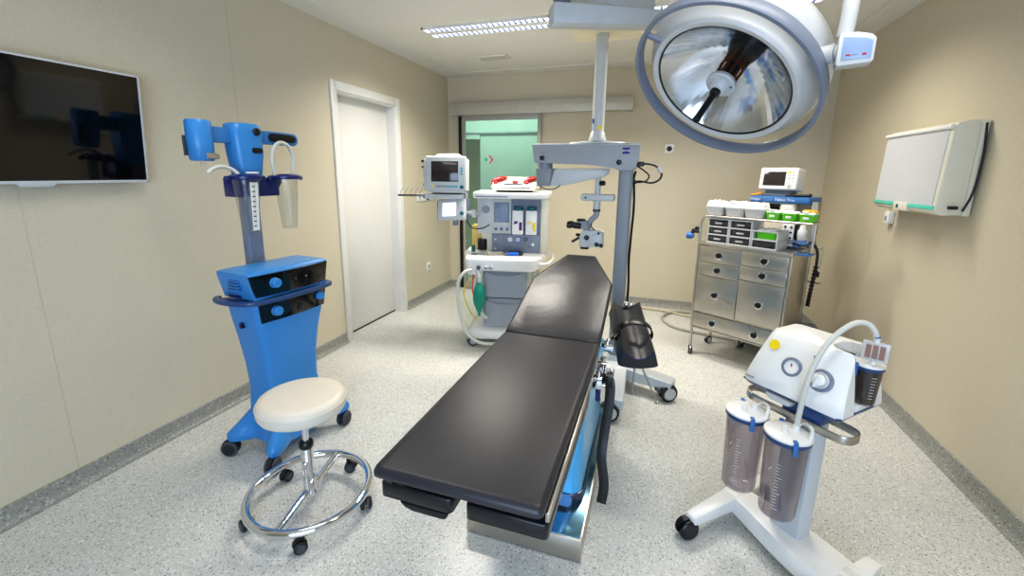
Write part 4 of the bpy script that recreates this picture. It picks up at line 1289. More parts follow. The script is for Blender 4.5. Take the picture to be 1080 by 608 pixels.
k.hexa([(-0.478, 2.92, 1.05), (-0.325, 2.92, 1.06), (-0.325, 3.02, 1.06), (-0.478, 3.02, 1.05)], [(-0.455, 2.925, 1.105), (-0.335, 2.925, 1.10), (-0.335, 3.02, 1.10), (-0.455, 3.02, 1.105)], 0.008, 2)
oh = k.build('optics_head', 'grey_l', t)
for x, z, r in ((-0.425, 1.055, 0.016), (-0.355, 1.012, 0.014), (-0.325, 1.006, 0.013)):
    MB(T).lathe([(r, 0), (r * 1.05, 0.012), (r * 0.8, 0.022), (0.001, 0.023)], (x, 2.914, z), (0.3, -1, 0), 16).build('focus_knob', 'black', oh)
MB(T).cyl((-0.345, 2.9185, 1.087), (-0.345, 2.912, 1.087), 0.008, n=14).build('blue_dot', 'navy', oh)
MB(T).box(-0.465, -0.41, 2.92, 3.02, 0.972, 0.988, 0.004).build('objective_lens', 'black', oh)
k = MB(T)
k.cyl((-0.435, 2.96, 1.105), (-0.435, 2.96, 1.135), 0.03, n=20)
k.hexa([(-0.50, 2.93, 1.11), (-0.415, 2.93, 1.105), (-0.415, 2.99, 1.105), (-0.50, 2.99, 1.11)], [(-0.50, 2.935, 1.16), (-0.43, 2.935, 1.165), (-0.43, 2.99, 1.165), (-0.50, 2.99, 1.16)], 0.006)
tb = k.build('binocular_body', 'grey', t)
MB(T).box(-0.50, -0.445, 2.935, 2.99, 1.162, 1.176, 0.005).build('binocular_cap', 'black', tb)
for y in (2.935, 2.99):
    k = MB(T)
    k.lathe([(0.019, 0), (0.021, 0.004), (0.021, 0.045), (0.018, 0.05), (0.018, 0.06), (0.023, 0.064), (0.023, 0.09), (0.018, 0.095), (0.001, 0.09)], (-0.47, y, 1.128), (-1, -0.15, 0.08), 18)
    k.build('eyepiece', 'black', tb)
k = MB(T)
k.cyl((-0.475, 2.94, 1.05), (-0.525, 2.925, 1.018), 0.009, n=12).cyl((-0.475, 2.95, 1.065), (-0.50, 2.94, 1.068), 0.010, n=10)
k.build('hand_grip', 'black', oh)
k = MB(T)
k.tube([(-0.385, 2.985, 1.19), (-0.402, 2.97, 1.15), (-0.398, 2.96, 1.12), (-0.372, 2.965, 1.10), (-0.358, 2.97, 1.095)], 0.0035, 8)
k.build('light_guide', 'black', t)
# cables at the right
k = MB(T)
k.tube([(-0.12, 3.0, 1.545), (-0.06, 3.0, 1.545), (-0.01, 3.0, 1.53), (0.025, 3.0, 1.49), (0.018, 3.0, 1.45), (-0.03, 3.0, 1.425), (-0.10, 3.0, 1.435), (-0.13, 3.01, 1.43)], 0.006, 8)
k.tube([(-0.125, 3.0, 1.53), (-0.08, 3.0, 1.50), (-0.05, 3.0, 1.47), (-0.07, 3.0, 1.435), (-0.13, 3.01, 1.425)], 0.005, 8)
k.tube([(-0.135, 3.0, 1.50), (-0.145, 3.0, 1.45), (-0.138, 3.0, 1.38), (-0.132, 3.0, 1.25), (-0.138, 3.0, 1.05), (-0.14, 3.0, 0.9), (-0.132, 3.0, 0.7), (-0.138, 3.0, 0.4), (-0.145, 3.02, 0.2)], 0.008, 8)
k.box(-0.135, -0.085, 2.985, 3.015, 1.53, 1.56, 0.006)
k.ball((-0.14, 3.0, 1.43), 0.018, n=10)
k.build('cable', 'black', t)
k = MB(T)
k.cyl((0.0, 3.0, 1.525), (0.022, 3.0, 1.488), 0.011, n=12)
k.build('cable_plug', 'grey_l', t)

# ceiling column that carries the stand
t = thing('ceiling_column', 'round off white ceiling column rising from the microscope housing', 'column', (-0.395, 3.0, 1.69))
T = winv(t.location)
k = MB(T)
k.cyl((-0.395, 3.0, 1.70), (-0.395, 3.0, 2.38), 0.0395, n=32)
k.build('pole', 'lamp_shell', t)
k = MB(T)
k.lathe([(0.056, 1.69), (0.056, 1.712), (0.050, 1.72), (0.048, 1.742), (0.042, 1.75)], (-0.395, 3.0, 0), n=32)
k.build('pole_collar', 'lamp_shell', t)
k = MB(T)
k.loft([[V((-0.37 + x, 3.0 + y, z)) for x, y in rrect(w, d, 0.05, 4)] for z, w, d in ((2.345, 0.42, 0.30), (2.36, 0.44, 0.32), (2.60, 0.44, 0.32))])
k.build('ceiling_canopy', mat('canopy_cream', (236, 226, 198), 0.6), t)
MB(T).cyl((-0.378, 2.962, 1.775), (-0.3775, 2.960, 1.775), 0.014, n=16).build('yellow_sticker', 'yellow', t)
MB(T).box(-0.428, -0.418, 2.955, 2.985, 1.80, 1.83, 0.002).build('blue_sticker', 'label_blue', t)
MB(T).box(-0.4285, -0.4175, 2.954, 2.986, 1.765, 1.80, 0.002).build('white_sticker', 'white', t)

# ------------------------------------------------------------------ round surgical lamp
n = V((-0.442, -0.491, -0.75)).normalized()
c = V((0.200, 1.904, 1.813))
piv = V((0.743, -0.669, 0.0)).normalized()
zz = -n
yy = zz.cross(piv).normalized()
LM = Matrix(((piv.x, yy.x, zz.x, c.x), (piv.y, yy.y, zz.y, c.y), (piv.z, yy.z, zz.z, c.z), (0, 0, 0, 1)))
t = thing('surgical_lamp', 'large round surgical lamp with mirror reflector and black handle hanging over the table', 'surgical lamp')
t.matrix_world = LM
t.rotation_euler = LM.to_euler()
t.location = c
WI = LM.inverted()
k = MB()
k.lathe([(0.252, 0.006), (0.256, -0.004), (0.272, -0.008), (0.279, -0.002), (0.281, 0.010), (0.285, 0.022), (0.310, 0.045), (0.327, 0.085), (0.330, 0.115), (0.318, 0.155), (0.275, 0.205), (0.19, 0.245), (0.09, 0.262), (0.001, 0.265)], n=72, caps=False)
k.build('lamp_shell', 'lamp_shell', t, sharp=50)
k = MB()
k.lathe([(0.247, 0.004), (0.2525, -0.001), (0.2535, 0.006)], n=72, caps=False)
k.build('seal_ring', 'black', t)
k = MB()
k.lathe([(0.250 * math.sqrt(i / 14.0) if i else 0.03, 0.165 * (1 - i / 14.0) + 0.006) for i in range(14, -1, -1)], n=60, caps=False)
k.build('reflector', 'mirror', t, sharp=3.4)
k = MB()
k.lathe([(0.338, -0.014), (0.350, -0.014), (0.353, -0.008), (0.353, 0.026), (0.350, 0.032), (0.338, 0.032), (0.336, 0.026), (0.336, -0.008), (0.338, -0.014)], n=96, caps=False)
k.build('handle_ring', 'lamp_grey', t, sharp=50)
for a in (236,):
    d = V((math.cos(R(a)), math.sin(R(a)), 0))
    MB().cyl(d * 0.282 + V((0, 0, 0.022)), d * 0.340 + V((0, 0, 0.010)), 0.011, n=12).build('ring_bracket', 'bluegrey', t)
# lamp module in the middle
k = MB()
k.lathe([(0.052, 0.02), (0.056, 0.014), (0.056, 0.004), (0.052, 0.0), (0.034, -0.002), (0.032, -0.018), (0.026, -0.026), (0.018, -0.030), (0.001, -0.030)], n=40)
hub = k.build('lamp_hub', 'grey_l', t)
for a in (20, 160):
    MB().cyl((0.043 * math.cos(R(a)), 0.043 * math.sin(R(a)), -0.003), (0.043 * math.cos(R(a)), 0.043 * math.sin(R(a)), 0.002), 0.005, n=10).build('hub_screw', 'grey_d', hub)
k = MB()
for i in range(10):
    a = 2 * math.pi * i / 10
    k.cyl((0.040 * math.cos(a), 0.040 * math.sin(a), 0.018), (0.043 * math.cos(a), 0.043 * math.sin(a), 0.17), 0.0045, n=8)
k.lathe([(0.046, 0.085), (0.046, 0.092), (0.040, 0.092), (0.040, 0.085), (0.046, 0.085)], n=24, caps=False)
k.build('bulb_cage', 'copper', t)
MB().lathe([(0.030, 0.018), (0.030, 0.12), (0.05, 0.15), (0.05, 0.175), (0.001, 0.176)], n=24).build('bulb_housing', 'black', t)
k = MB()
k.lathe([(0.019, -0.028), (0.019, -0.045), (0.0125, -0.05), (0.0125, -0.165), (0.0145, -0.17), (0.0145, -0.178), (0.010, -0.182), (0.001, -0.182)], n=20)
k.build('handle', 'black', t)
MB().lathe([(0.057, 0.003), (0.2475, 0.003)], n=60, caps=False).build('cover_glass', 'cover', t)
# pivot and control box at the side of the lamp
k = MB()
k.cyl((0.315, 0, 0.055), (0.40, 0, 0.055), 0.028, n=24)
k.lathe([(0.030, 0), (0.030, 0.004)], (0.362, 0, 0.055), (1, 0, 0), 24)
k.build('pivot', 'lamp_shell', t)
MB().lathe([(0.0295, 0), (0.0295, 0.003)], (0.372, 0, 0.055), (1, 0, 0), 24).build('pivot_seam', 'lamp_grey', t)
pc = LM @ V((0.415, 0, 0.052))
def wb(o):
    return o
BX = Matrix.Translation(pc) @ Matrix.Rotation(R(-12), 4, 'Z') @ Matrix.Scale(0.82, 4)
k = MB(WI @ BX)
ol = [(-0.050, -0.052), (-0.043, -0.058), (0.055, -0.052), (0.060, -0.045), (0.060, 0.028), (0.045, 0.043), (0.005, 0.054), (-0.035, 0.056), (-0.050, 0.054)]
k.prism(ol, 'y', -0.035, 0.045, 0.006)
bx = k.build('control_box', 'lamp_shell', t)
k = MB(WI @ BX)
k.prism([(-0.036, -0.038), (0.050, -0.038), (0.050, 0.020), (0.030, 0.030), (-0.036, 0.040)], 'y', -0.0385, -0.03, 0.001)
k.build('display', mat('lamp_display', (150, 172, 208), 0.3), bx)
k = MB(WI @ BX)
k.box(-0.024, -0.010, -0.0395, -0.0375, -0.026, -0.021).box(0.024, 0.036, -0.0395, -0.0375, -0.027, -0.020)
k.build('red_mark', 'red', bx)
MB(WI @ BX).box(-0.008, 0.010, -0.0395, -0.0375, -0.0245, -0.0225).build('grey_mark', 'grey_d', bx)
k = MB(WI)
q = pc + V((-0.026, 0.005, 0.040))
k.tube([q, q + V((0.004, 0.0, 0.10)), q + V((0.0, 0.03, 0.24)), q + V((-0.02, 0.10, 0.36)), q + V((-0.06, 0.25, 0.44)), q + V((-0.20, 0.62, 0.50)), q + V((-0.355, 1.00, 0.51))], 0.021, 18)
k.build('yoke_tube', 'lamp_shell', t)
# ceiling arm carrying the lamp
t = thing('lamp_support', 'two section grey ceiling support arm behind the round surgical lamp', 'support arm', (0.15, 2.66, 2.6))
T = winv(t.location)
def beam(k, a, b, wa, ha, wb_, hb, bev=0.01):
    a, b = V(a), V(b)
    d = (b - a); d.z = 0; d.normalize()
    nrm = V((-d.y, d.x, 0))
    f = lambda p, w, h: [p - nrm * w / 2 - V((0, 0, h / 2)), p + nrm * w / 2 - V((0, 0, h / 2)), p + nrm * w / 2 + V((0, 0, h / 2)), p - nrm * w / 2 + V((0, 0, h / 2))]
    k.loft([f(a, wa, ha), f(b, wb_, hb)], b=bev)
    return k
k = MB(T)
beam(k, (-0.565, 2.298, 2.250), (0.16, 2.665, 2.265), 0.11, 0.10, 0.09, 0.07, 0.016)
k.cyl((0.15, 2.66, 2.22), (0.15, 2.66, 2.42), 0.045, n=24)
k.build('lower_arm', 'grey_l', t)
k = MB(T)
k.cyl((-0.515, 2.325, 2.295), (-0.515, 2.325, 2.33), 0.042, n=28)
k.build('joint_ring', 'grey_d', t)
k = MB(T)
k.cyl((-0.515, 2.325, 2.329), (-0.515, 2.325, 2.43), 0.052, n=28)
beam(k, (-0.515, 2.325, 2.375), (-0.12, 2.80, 2.40), 0.10, 0.09, 0.10, 0.08)
k.build('upper_arm', 'grey_l', t)
k = MB(T)
k.cyl((-0.125, 2.79, 2.36), (-0.125, 2.79, 2.60), 0.035, n=24)
k.lathe([(0.09, 2.575), (0.10, 2.585), (0.10, 2.60), (0.001, 2.60)], (-0.125, 2.79, 0), n=28)
k.build('ceiling_mount', 'lamp_shell', t)

# ------------------------------------------------------------------ steel drawer trolley
CO, CR = (0.753, 3.737, 0), -32.6
CM = Matrix.Translation(CO) @ Matrix.Rotation(R(CR), 4, 'Z')
fy = -0.209          # front face in the trolley's own frame
t = thing('instrument_trolley', 'stainless steel drawer trolley with round black drawer pulls in back corner', 'trolley', CO, CR)
k = MB()
k.box(-0.322, 0.335, fy, 0.16, 0.245, 0.935, 0.003)
k.build('cabinet', 'steel', t)
k = MB()
k.box(-0.332, 0.345, fy - 0.012, 0.17, 0.930, 0.955, 0.005)
k.build('cabinet_top', 'steel', t)
k = MB()
for x in (-0.329, 0.338):
    k.box(x - 0.008, x + 0.008, fy - 0.008, fy + 0.02, 0.235, 0.93, 0.003)
k.box(-0.322, 0.332, fy - 0.006, fy + 0.01, 0.235, 0.25, 0.003)
k.build('corner_post', 'steel', t)
def drawer(x0, x1, z0, z1, name='drawer'):
    dr = MB().box(x0, x1, fy - 0.014, fy + 0.004, z0, z1, 0.003).build(name, 'steel', t)
    return dr
def pull(x, z, par):
    k = MB()
    k.lathe([(0.027, 0), (0.030, 0.002), (0.030, 0.006), (0.0235, 0.008), (0.022, 0.003), (0.001, 0.003)], (x, fy - 0.014, z), (0, -1, 0), 24)
    p = k.build('pull_ring', 'chrome', par)
    MB().lathe([(0.0205, 0), (0.0205, 0.004), (0.016, 0.008), (0.001, 0.009)], (x, fy - 0.0165, z), (0, -1, 0), 20).build('pull_button', 'black', par)
for x0, x1, z0, z1, px in ((-0.316, 0.006, 0.808, 0.926, -0.154), (0.014, 0.328, 0.826, 0.926, 0.173), (-0.316, 0.006, 0.696, 0.800, -0.155), (0.014, 0.328, 0.715, 0.818, 0.173)):
    pull(px, (z0 + z1) / 2, drawer(x0, x1, z0, z1))
pull(-0.154, 0.546, drawer(-0.316, 0.010, 0.388, 0.688, 'cabinet_door'))
pull(0.172, 0.546, drawer(0.018, 0.328, 0.395, 0.707, 'cabinet_door'))
d_ = drawer(-0.316, 0.328, 0.255, 0.375)
pull(-0.148, 0.312, d_)
pull(0.17, 0.312, d_)
for x, y in ((-0.325, fy + 0.012), (0.335, fy + 0.012), (-0.325, 0.15), (0.335, 0.15)):
    k = MB()
    k.cyl((x, y, 0.08), (x, y, 0.25), 0.011, n=14)
    k.build('leg', 'steel', t)
    caster(t, x, y, 0.085, 0.034, 35 if y < 0 else -20, 'rubber', 'hub_grey', 'steel', 0.03)
# upper shelf on bent tube
k = MB()
k.box(-0.305, 0.43, fy + 0.005, -0.03, 1.158, 1.172, 0.004)
k.build('upper_shelf', 'steel', t)
k = MB()
for y in (fy + 0.005, -0.04):
    k.tube([(-0.332, y, 0.95), (-0.334, y, 1.07), (-0.325, y, 1.125), (-0.295, y, 1.160), (-0.25, y, 1.166)], 0.010, 12)
k.tube([(-0.30, fy + 0.003, 1.166), (0.43, fy + 0.003, 1.166)], 0.008, 10, smooth=False)
k.cyl((0.415, -0.10, 0.96), (0.42, -0.10, 1.165), 0.010, n=12)
k.build('shelf_frame', 'steel', t)
k = MB()
k.tube([(-0.34, fy + 0.02, 1.03), (-0.375, fy, 1.035), (-0.40, fy - 0.01, 1.02)], 0.014, 10)
k.ball((-0.365, fy + 0.01, 1.06), 0.016, n=10).ball((-0.385, fy, 1.04), 0.018, n=10)
k.build('side_clamp', 'black', t)
MB().lathe([(0.010, 0), (0.026, 0.02), (0.030, 0.045), (0.024, 0.06), (0.001, 0.062)], (-0.375, fy + 0.0, 0.995), (-0.9, -0.3, 0.05), 20).build('clamp_knob', 'label_blue', t)
k = MB()
k.box(0.340, 0.43, fy + 0.03, -0.05, 0.945, 0.955, 0.002)
k.build('side_flap', 'label_blue', t)
k = MB()
k.tube([(-0.345, fy + 0.05, 0.65), (-0.358, fy + 0.05, 0.63), (-0.352, fy + 0.05, 0.60)], 0.008, 8)
k.build('side_hook', 'black', t)

# drawer organiser on the trolley
t = thing('drawer_organiser', 'grey plastic organiser of small smoky drawers on the steel trolley top', 'organiser', CM @ V((-0.02, -0.07, 0.955)), CR)
# local x from -0.26 to 0.26, front at y=-0.125
k = MB()
def frame_grid(x0, x1, zs_, y0=-0.125, y1=0.08):
    k.box(x0, x0 + 0.010, y0, y1, zs_[0], zs_[-1], 0.002)
    k.box(x1 - 0.010, x1, y0, y1, zs_[0], zs_[-1], 0.002)
    for z in zs_:
        k.box(x0, x1, y0 - 0.001, y1, max(0, z - 0.006), z + 0.006, 0.002)
    k.box(x0, x1, y1 - 0.005, y1, zs_[0], zs_[-1])
frame_grid(-0.26, -0.095, [0.006, 0.068, 0.130, 0.192])
frame_grid(-0.093, 0.072, [0.006, 0.068, 0.130, 0.192])
frame_grid(0.074, 0.250, [0.006, 0.068, 0.130])
k.build('organiser_frame', 'grey_l', t)
for x0 in (-0.249, -0.082):
    for z0 in (0.013, 0.075, 0.137):
        dr = MB().box(x0, x0 + 0.143, -0.123, 0.07, z0, z0 + 0.048, 0.003).build('drawer', 'smoke_d', t)
        MB().box(x0 + 0.01, x0 + 0.133, -0.105, 0.06, z0 + 0.006, z0 + 0.038, 0.004).build('contents', 'grey', dr)
        k = MB()
        k.box(x0 + 0.045, x0 + 0.098, -0.128, -0.122, z0 + 0.016, z0 + 0.028, 0.002)
        k.build('pull', 'grey_l', dr)
dr = MB().box(0.085, 0.239, -0.123, 0.07, 0.013, 0.061, 0.003).build('drawer', 'smoke_d', t)
MB().box(0.095, 0.23, -0.105, 0.06, 0.019, 0.05, 0.004).build('contents', 'grey', dr)

def bin_(name, label, loc, w, d, h, m, fill, group=None, tagm=None):
    t = thing(name, label, 'bin', CM @ V(loc), CR, group)
    k = MB()
    a, b = 0.84, 1.0
    ro = lambda s, z, i=0.0: [V((x, y, z)) for x, y in rrect(w * s - i, d * s - i, 0.02, 3)]
    k.loft([ro(a, 0), ro(b, h), ro(b, h, 0.006), ro(a + 0.02, 0.006, 0.006)])
    k.build('tub', m, t)
    k = MB()
    k.loft([ro(b * 1.03, h - 0.006), ro(b * 1.04, h + 0.001), ro(b * 0.97, h + 0.001), ro(b * 0.96, h - 0.006)])
    k.build('rim', m, t)
    random.seed(len(label))
    k = MB()
    nx, ny = 13, 11
    def hgt(i, j):
        e = min(i, nx - 1 - i, j, ny - 1 - j)
        return h * 0.80 if e == 0 else h * 0.92 + fill * random.uniform(0.45, 1.0)
    rows = [[k.bm.verts.new(((-0.5 + i / (nx - 1)) * w * 0.93 + random.uniform(-.003, .003), (-0.5 + j / (ny - 1)) * d * 0.93 + random.uniform(-.003, .003), hgt(i, j))) for i in range(nx)] for j in range(ny)]
    for j in range(ny - 1):
        for i in range(nx - 1):
            k.bm.faces.new((rows[j][i], rows[j][i + 1], rows[j + 1][i + 1], rows[j + 1][i]))
    for i in range(7 if fill > 0.02 else 4):
        X = Matrix.Translation((random.uniform(-.34, .34) * w, random.uniform(-.34, .34) * d, h + fill * 0.55)) @ Matrix.Rotation(random.uniform(0, 6.28), 4, 'Z') @ Matrix.Rotation(random.uniform(-.8, .8), 4, 'X')
        q = random.uniform(0.012, 0.022)
        k.box(-q, q, -q * 0.8, q * 0.8, -0.004, 0.004, 0.002, 1, X)
    o = k.build('packed_contents', 'cloth_white', t, sharp=25)
    o['kind'] = 'stuff'
    if tagm:
        MB().box(-0.018, 0.018, -d * 0.475 - 0.004, -d * 0.475, h * 0.35, h * 0.68, 0.001).build('tag', tagm, t)
    return t
random.seed(3)
zsf = 1.1745
for i, (x, lab) in enumerate(((-0.25, 'clear tub of white packs at the left end of the trolley shelf'), (-0.097, 'clear tub of white packs between two others on the trolley shelf'), (0.045, 'clear tub of white packs next to the green bins on the trolley shelf'))):
    bin_('clear_tub', lab, (x, -0.125, zsf), 0.146, 0.13, 0.066, 'milky', 0.056, 'clear tubs on the trolley shelf')
for i, (x, lab) in enumerate(((0.168, 'lime green bin of white packs next to clear tub on trolley shelf'), (0.272, 'lime green bin of white packs in the middle of the three on the shelf'), (0.378, 'lime green bin at the right end of shelf with yellow edged packs'))):
    b = bin_('green_bin', lab, (x, -0.125, zsf), 0.096, 0.12, 0.050, 'green', 0.018, 'lime green bins on the trolley shelf', 'white')
    if i == 2:
        k = MB()
        k.loft([[V((0.045 * math.cos(a) * s, 0.02 + 0.03 * math.sin(a) * s, z)) for a in [2 * math.pi * j / 20 for j in range(20)]] for z, s in ((0.062, 1.0), (0.07, 1.03), (0.078, 0.9))])
        k.build('yellow_pack', mat('amber_yellow', (240, 170, 20), 0.45), b)
bin_('green_bin', 'lime green bin standing in the grey drawer organiser below the shelf', (0.142, -0.115, 1.024), 0.150, 0.13, 0.062, 'green', 0.022)

# second anaesthesia unit standing behind the trolley
UO = CM @ V((0.06, 0.42, 0))
t = thing('anaesthesia_unit', 'blue topped anaesthesia unit standing in the corner behind the steel trolley', 'anaesthesia machine', UO, CR)
T = (Matrix.Translation(UO) @ Matrix.Rotation(R(CR), 4, 'Z')).inverted() @ CM
k = MB(T)
k.box(-0.16, 0.31, 0.24, 0.60, 0.10, 0.16, 0.01)
k.build('foot_frame', 'grey_d', t)
for x, y in ((-0.12, 0.27), (0.27, 0.27), (-0.12, 0.56), (0.27, 0.56)):
    caster(t, *((T @ V((x, y, 0))).xy), 0.11, 0.045, 40, 'tyre_grey', 'hub_grey', 'hub_grey', 0.05)
for x in (-0.145, 0.295):
    MB(T).box(x - 0.018, x + 0.018, 0.245, 0.29, 0.15, 1.29, 0.005).build('upright', 'alu', t)
k = MB(T)
k.box(-0.12, 0.17, 0.24, 0.52, 1.02, 1.272, 0.006)
k.build('case', 'offwhite', t)
MB(T).box(-0.05, 0.066, 0.234, 0.242, 1.21, 1.264, 0.003).build('dark_screen', 'black_gloss', t)
MB(T).box(0.076, 0.158, 0.235, 0.242, 1.20, 1.264, 0.003).build('key_panel', 'white', t)
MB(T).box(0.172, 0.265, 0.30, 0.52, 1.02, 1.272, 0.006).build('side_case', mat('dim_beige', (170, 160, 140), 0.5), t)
k = MB(T)
k.box(-0.165, 0.262, 0.225, 0.52, 1.272, 1.320, 0.008)
tp = k.build('blue_top', 'label_blue', t)
text('maker_mark', 'Dräger', 0.028, 'white', tp, T @ face_y(-0.118, 0.2246, 1.297))
text('model_mark', 'Fabius Tiro', 0.030, 'white', tp, T @ face_y(0.095, 0.2246, 1.297))
k = MB(T)
for i in range(3):
    k.box(-0.062, 0.005, 0.2235, 0.225, 1.286 + i * 0.009, 1.289 + i * 0.009)
k.build('pale_stripes', mat('pale_blue', (120, 160, 205), 0.4), tp)
# work tray with flow block, outlets and cables
k = MB(T)
k.box(0.17, 0.30, 0.03, 0.40, 0.966, 0.982, 0.004)
k.build('blue_tray', 'label_blue', t)
k = MB(T)
k.box(0.165, 0.245, 0.05, 0.10, 1.0, 1.135, 0.005)
fb = k.build('outlet_block', 'white', t)
for x in (0.186, 0.226):
    for z in (1.03, 1.07, 1.11):
        MB(T).cyl((x, 0.051, z), (x, 0.046, z), 0.008, n=10).build('outlet', 'black', fb)
MB(T).box(0.250, 0.272, 0.045, 0.10, 1.02, 1.14, 0.004).build('dark_block', 'black', t)
k = MB(T)
k.lathe([(0.024, 1.02), (0.030, 1.05), (0.030, 1.09), (0.020, 1.105), (0.017, 1.13), (0.001, 1.132)], (0.296, 0.06, 0), n=20)
k.build('flow_head', 'white', t)
k = MB(T)
k.lathe([(0.032, 0.982), (0.036, 1.0), (0.03, 1.02), (0.001, 1.021)], (0.235, 0.045, 0), n=20)
k.box(0.18, 0.235, 0.03, 0.06, 0.982, 1.01, 0.004)
k.build('blue_fitting', 'bluegrey', t)
k = MB(T)
k.tube([(0.15, 0.02, 1.005), (0.18, 0.0, 1.0), (0.22, 0.0, 0.985), (0.26, 0.02, 0.978)], 0.007, 8)
k.build('white_hose', 'tube', t)
k = MB(T)
k.tube([(0.255, 0.02, 0.99), (0.28, 0.0, 0.998), (0.305, 0.02, 0.985), (0.315, 0.10, 0.975)], 0.006, 8)
k.build('black_hose', 'black', t)
# dark corrugated hose hanging at the right
k = MB(T)
k.tube([(0.300, 0.235, 0.99), (0.335, 0.235, 0.975), (0.362, 0.235, 0.92), (0.368, 0.235, 0.82), (0.362, 0.235, 0.70), (0.355, 0.235, 0.58), (0.352, 0.235, 0.50)], lambda s: 0.010 if s < 0.5 else 0.014 + 0.0035 * math.sin(s * 160), 10, 20)
k.box(0.372, 0.395, 0.225, 0.25, 0.735, 0.775, 0.004)
k.build('hanging_hose', 'black', t)
k = MB(T)
k.tube([(0.30, 0.26, 0.96), (0.37, 0.235, 0.955), (0.395, 0.23, 0.968)], 0.007, 8)
k.build('hose_hook', 'tube_grey', t)
k = MB(T)
k.tube([(0.30, 0.26, 0.69), (0.37, 0.25, 0.685), (0.41, 0.235, 0.69)], 0.009, 8)
k.build('hose_hook', 'tube_grey', t)
k = MB(T)
k.tube([(0.385, 0.235, 0.95), (0.395, 0.235, 0.90), (0.39, 0.235, 0.80)], 0.005, 8)
k.build('thin_cord', 'tube_grey', t)
k = MB(T)
k.hexa([(0.30, 0.18, 0.26), (0.42, 0.20, 0.26), (0.40, 0.34, 0.26), (0.285, 0.30, 0.26)], [(0.30, 0.18, 0.345), (0.42, 0.20, 0.345), (0.40, 0.34, 0.345), (0.285, 0.30, 0.345)], 0.008)
k.build('pedal_box', 'grey_d', t)

# small monitor on the blue top
t = thing('vital_signs_monitor', 'small white monitor with dark screen on the blue topped unit in the corner', 'monitor', CM @ V((0.02, 0.33, 1.320)), CR)
X = Matrix.Translation((0, 0, 0.128)) @ Matrix.Rotation(R(-6), 4, 'X')
k = MB()
k.box(-0.136, 0.136, -0.085, 0.09, -0.084, 0.088, 0.014, 3, X)
k.build('housing', 'white', t)
MB().box(-0.105, 0.055, -0.088, -0.083, -0.052, 0.056, 0.003, 2, X).build('screen', 'screen', t)
for i in range(4):
    for j in range(2):
        if (i, j) not in ((3, 0), (0, 0)):
            MB().box(0.068 + j * 0.028, 0.088 + j * 0.028, -0.088, -0.083, -0.022 + i * 0.022, -0.008 + i * 0.022, 0.002, 1, X).build('key', 'grey_l', t)
MB().box(0.066, 0.092, -0.0885, -0.083, 0.042, 0.058, 0.002, 1, X).build('yellow_key', 'yellow', t)
MB().lathe([(0.013, 0), (0.012, 0.012), (0.001, 0.013)], X @ V((0.086, -0.085, -0.045)), X.to_3x3() @ V((0, -1, 0)), 16).build('turn_knob', 'grey_l', t)
MB().box(-0.045, 0.03, -0.02, 0.02, 0.086, 0.094, 0.003, 2, X).build('carry_grip', 'white', t)
k = MB()
k.box(-0.11, 0.115, -0.07, 0.08, 0.0, 0.022, 0.005).box(-0.09, 0.10, -0.06, 0.07, 0.02, 0.055, 0.006)
k.build('foot', 'grey_d', t)
t = thing('yellow_cuff', 'amber yellow plastic handle lying left of the small corner monitor', 'clip', CM @ V((-0.115, 0.245, 1.321)), CR)
k = MB()
k.tube([(-0.045, -0.01, 0.008), (-0.02, -0.005, 0.010), (0.01, 0.0, 0.018), (0.030, 0.0, 0.026)], 0.008, 8, flat=(0.024, 0.012))
k.build('clip_body', mat('amber_clip', (226, 160, 20), 0.45), t)
t = thing('black_cable_probe', 'black probe with cable lying right of the small corner monitor', 'probe', CM @ V((0.185, 0.245, 1.320)), CR)
k = MB()
k.cyl((-0.03, 0.0, 0.013), (0.065, 0.0, 0.016), 0.012, n=12).ball((0.07, 0, 0.018), 0.015, n=10)
k.build('probe_body', 'black', t)
MB().tube([(-0.03, 0, 0.012), (-0.05, 0.0, 0.018), (-0.07, -0.005, 0.012), (-0.09, -0.01, 0.008)], 0.007, 8).build('probe_cable', 'black', t)

# hoses on the floor by the back wall
t = thing('floor_hose', 'thin beige hose running straight along the floor by the back wall', 'hose', (0.1, 4.9, 0))
k = MB(winv(t.location))
k.tube([(-0.45, 4.90, 0.013), (-0.235, 4.90, 0.013), (-0.075, 4.87, 0.013), (0.20, 4.83, 0.013), (0.33, 4.77, 0.013), (0.50, 4.70, 0.013), (0.80, 4.60, 0.013), (1.1, 4.45, 0.013)], 0.012, 8)
k.build('hose_run', 'tube_beige', t)
t = thing('floor_hose', 'grey hose curling in a loop over the floor behind the steel trolley', 'hose', (0.4, 4.4, 0))
k = MB(winv(t.location))
k.tube([(0.85, 4.75, 0.014), (0.60, 4.83, 0.014), (0.40, 4.86, 0.014), (0.26, 4.80, 0.014), (0.165, 4.62, 0.014), (0.185, 4.45, 0.014), (0.27, 4.32, 0.014), (0.38, 4.26, 0.014), (0.52, 4.22, 0.014), (0.72, 4.16, 0.014), (0.95, 4.12, 0.014)], 0.013, 8)
k.build('hose_run', 'tube_grey', t)

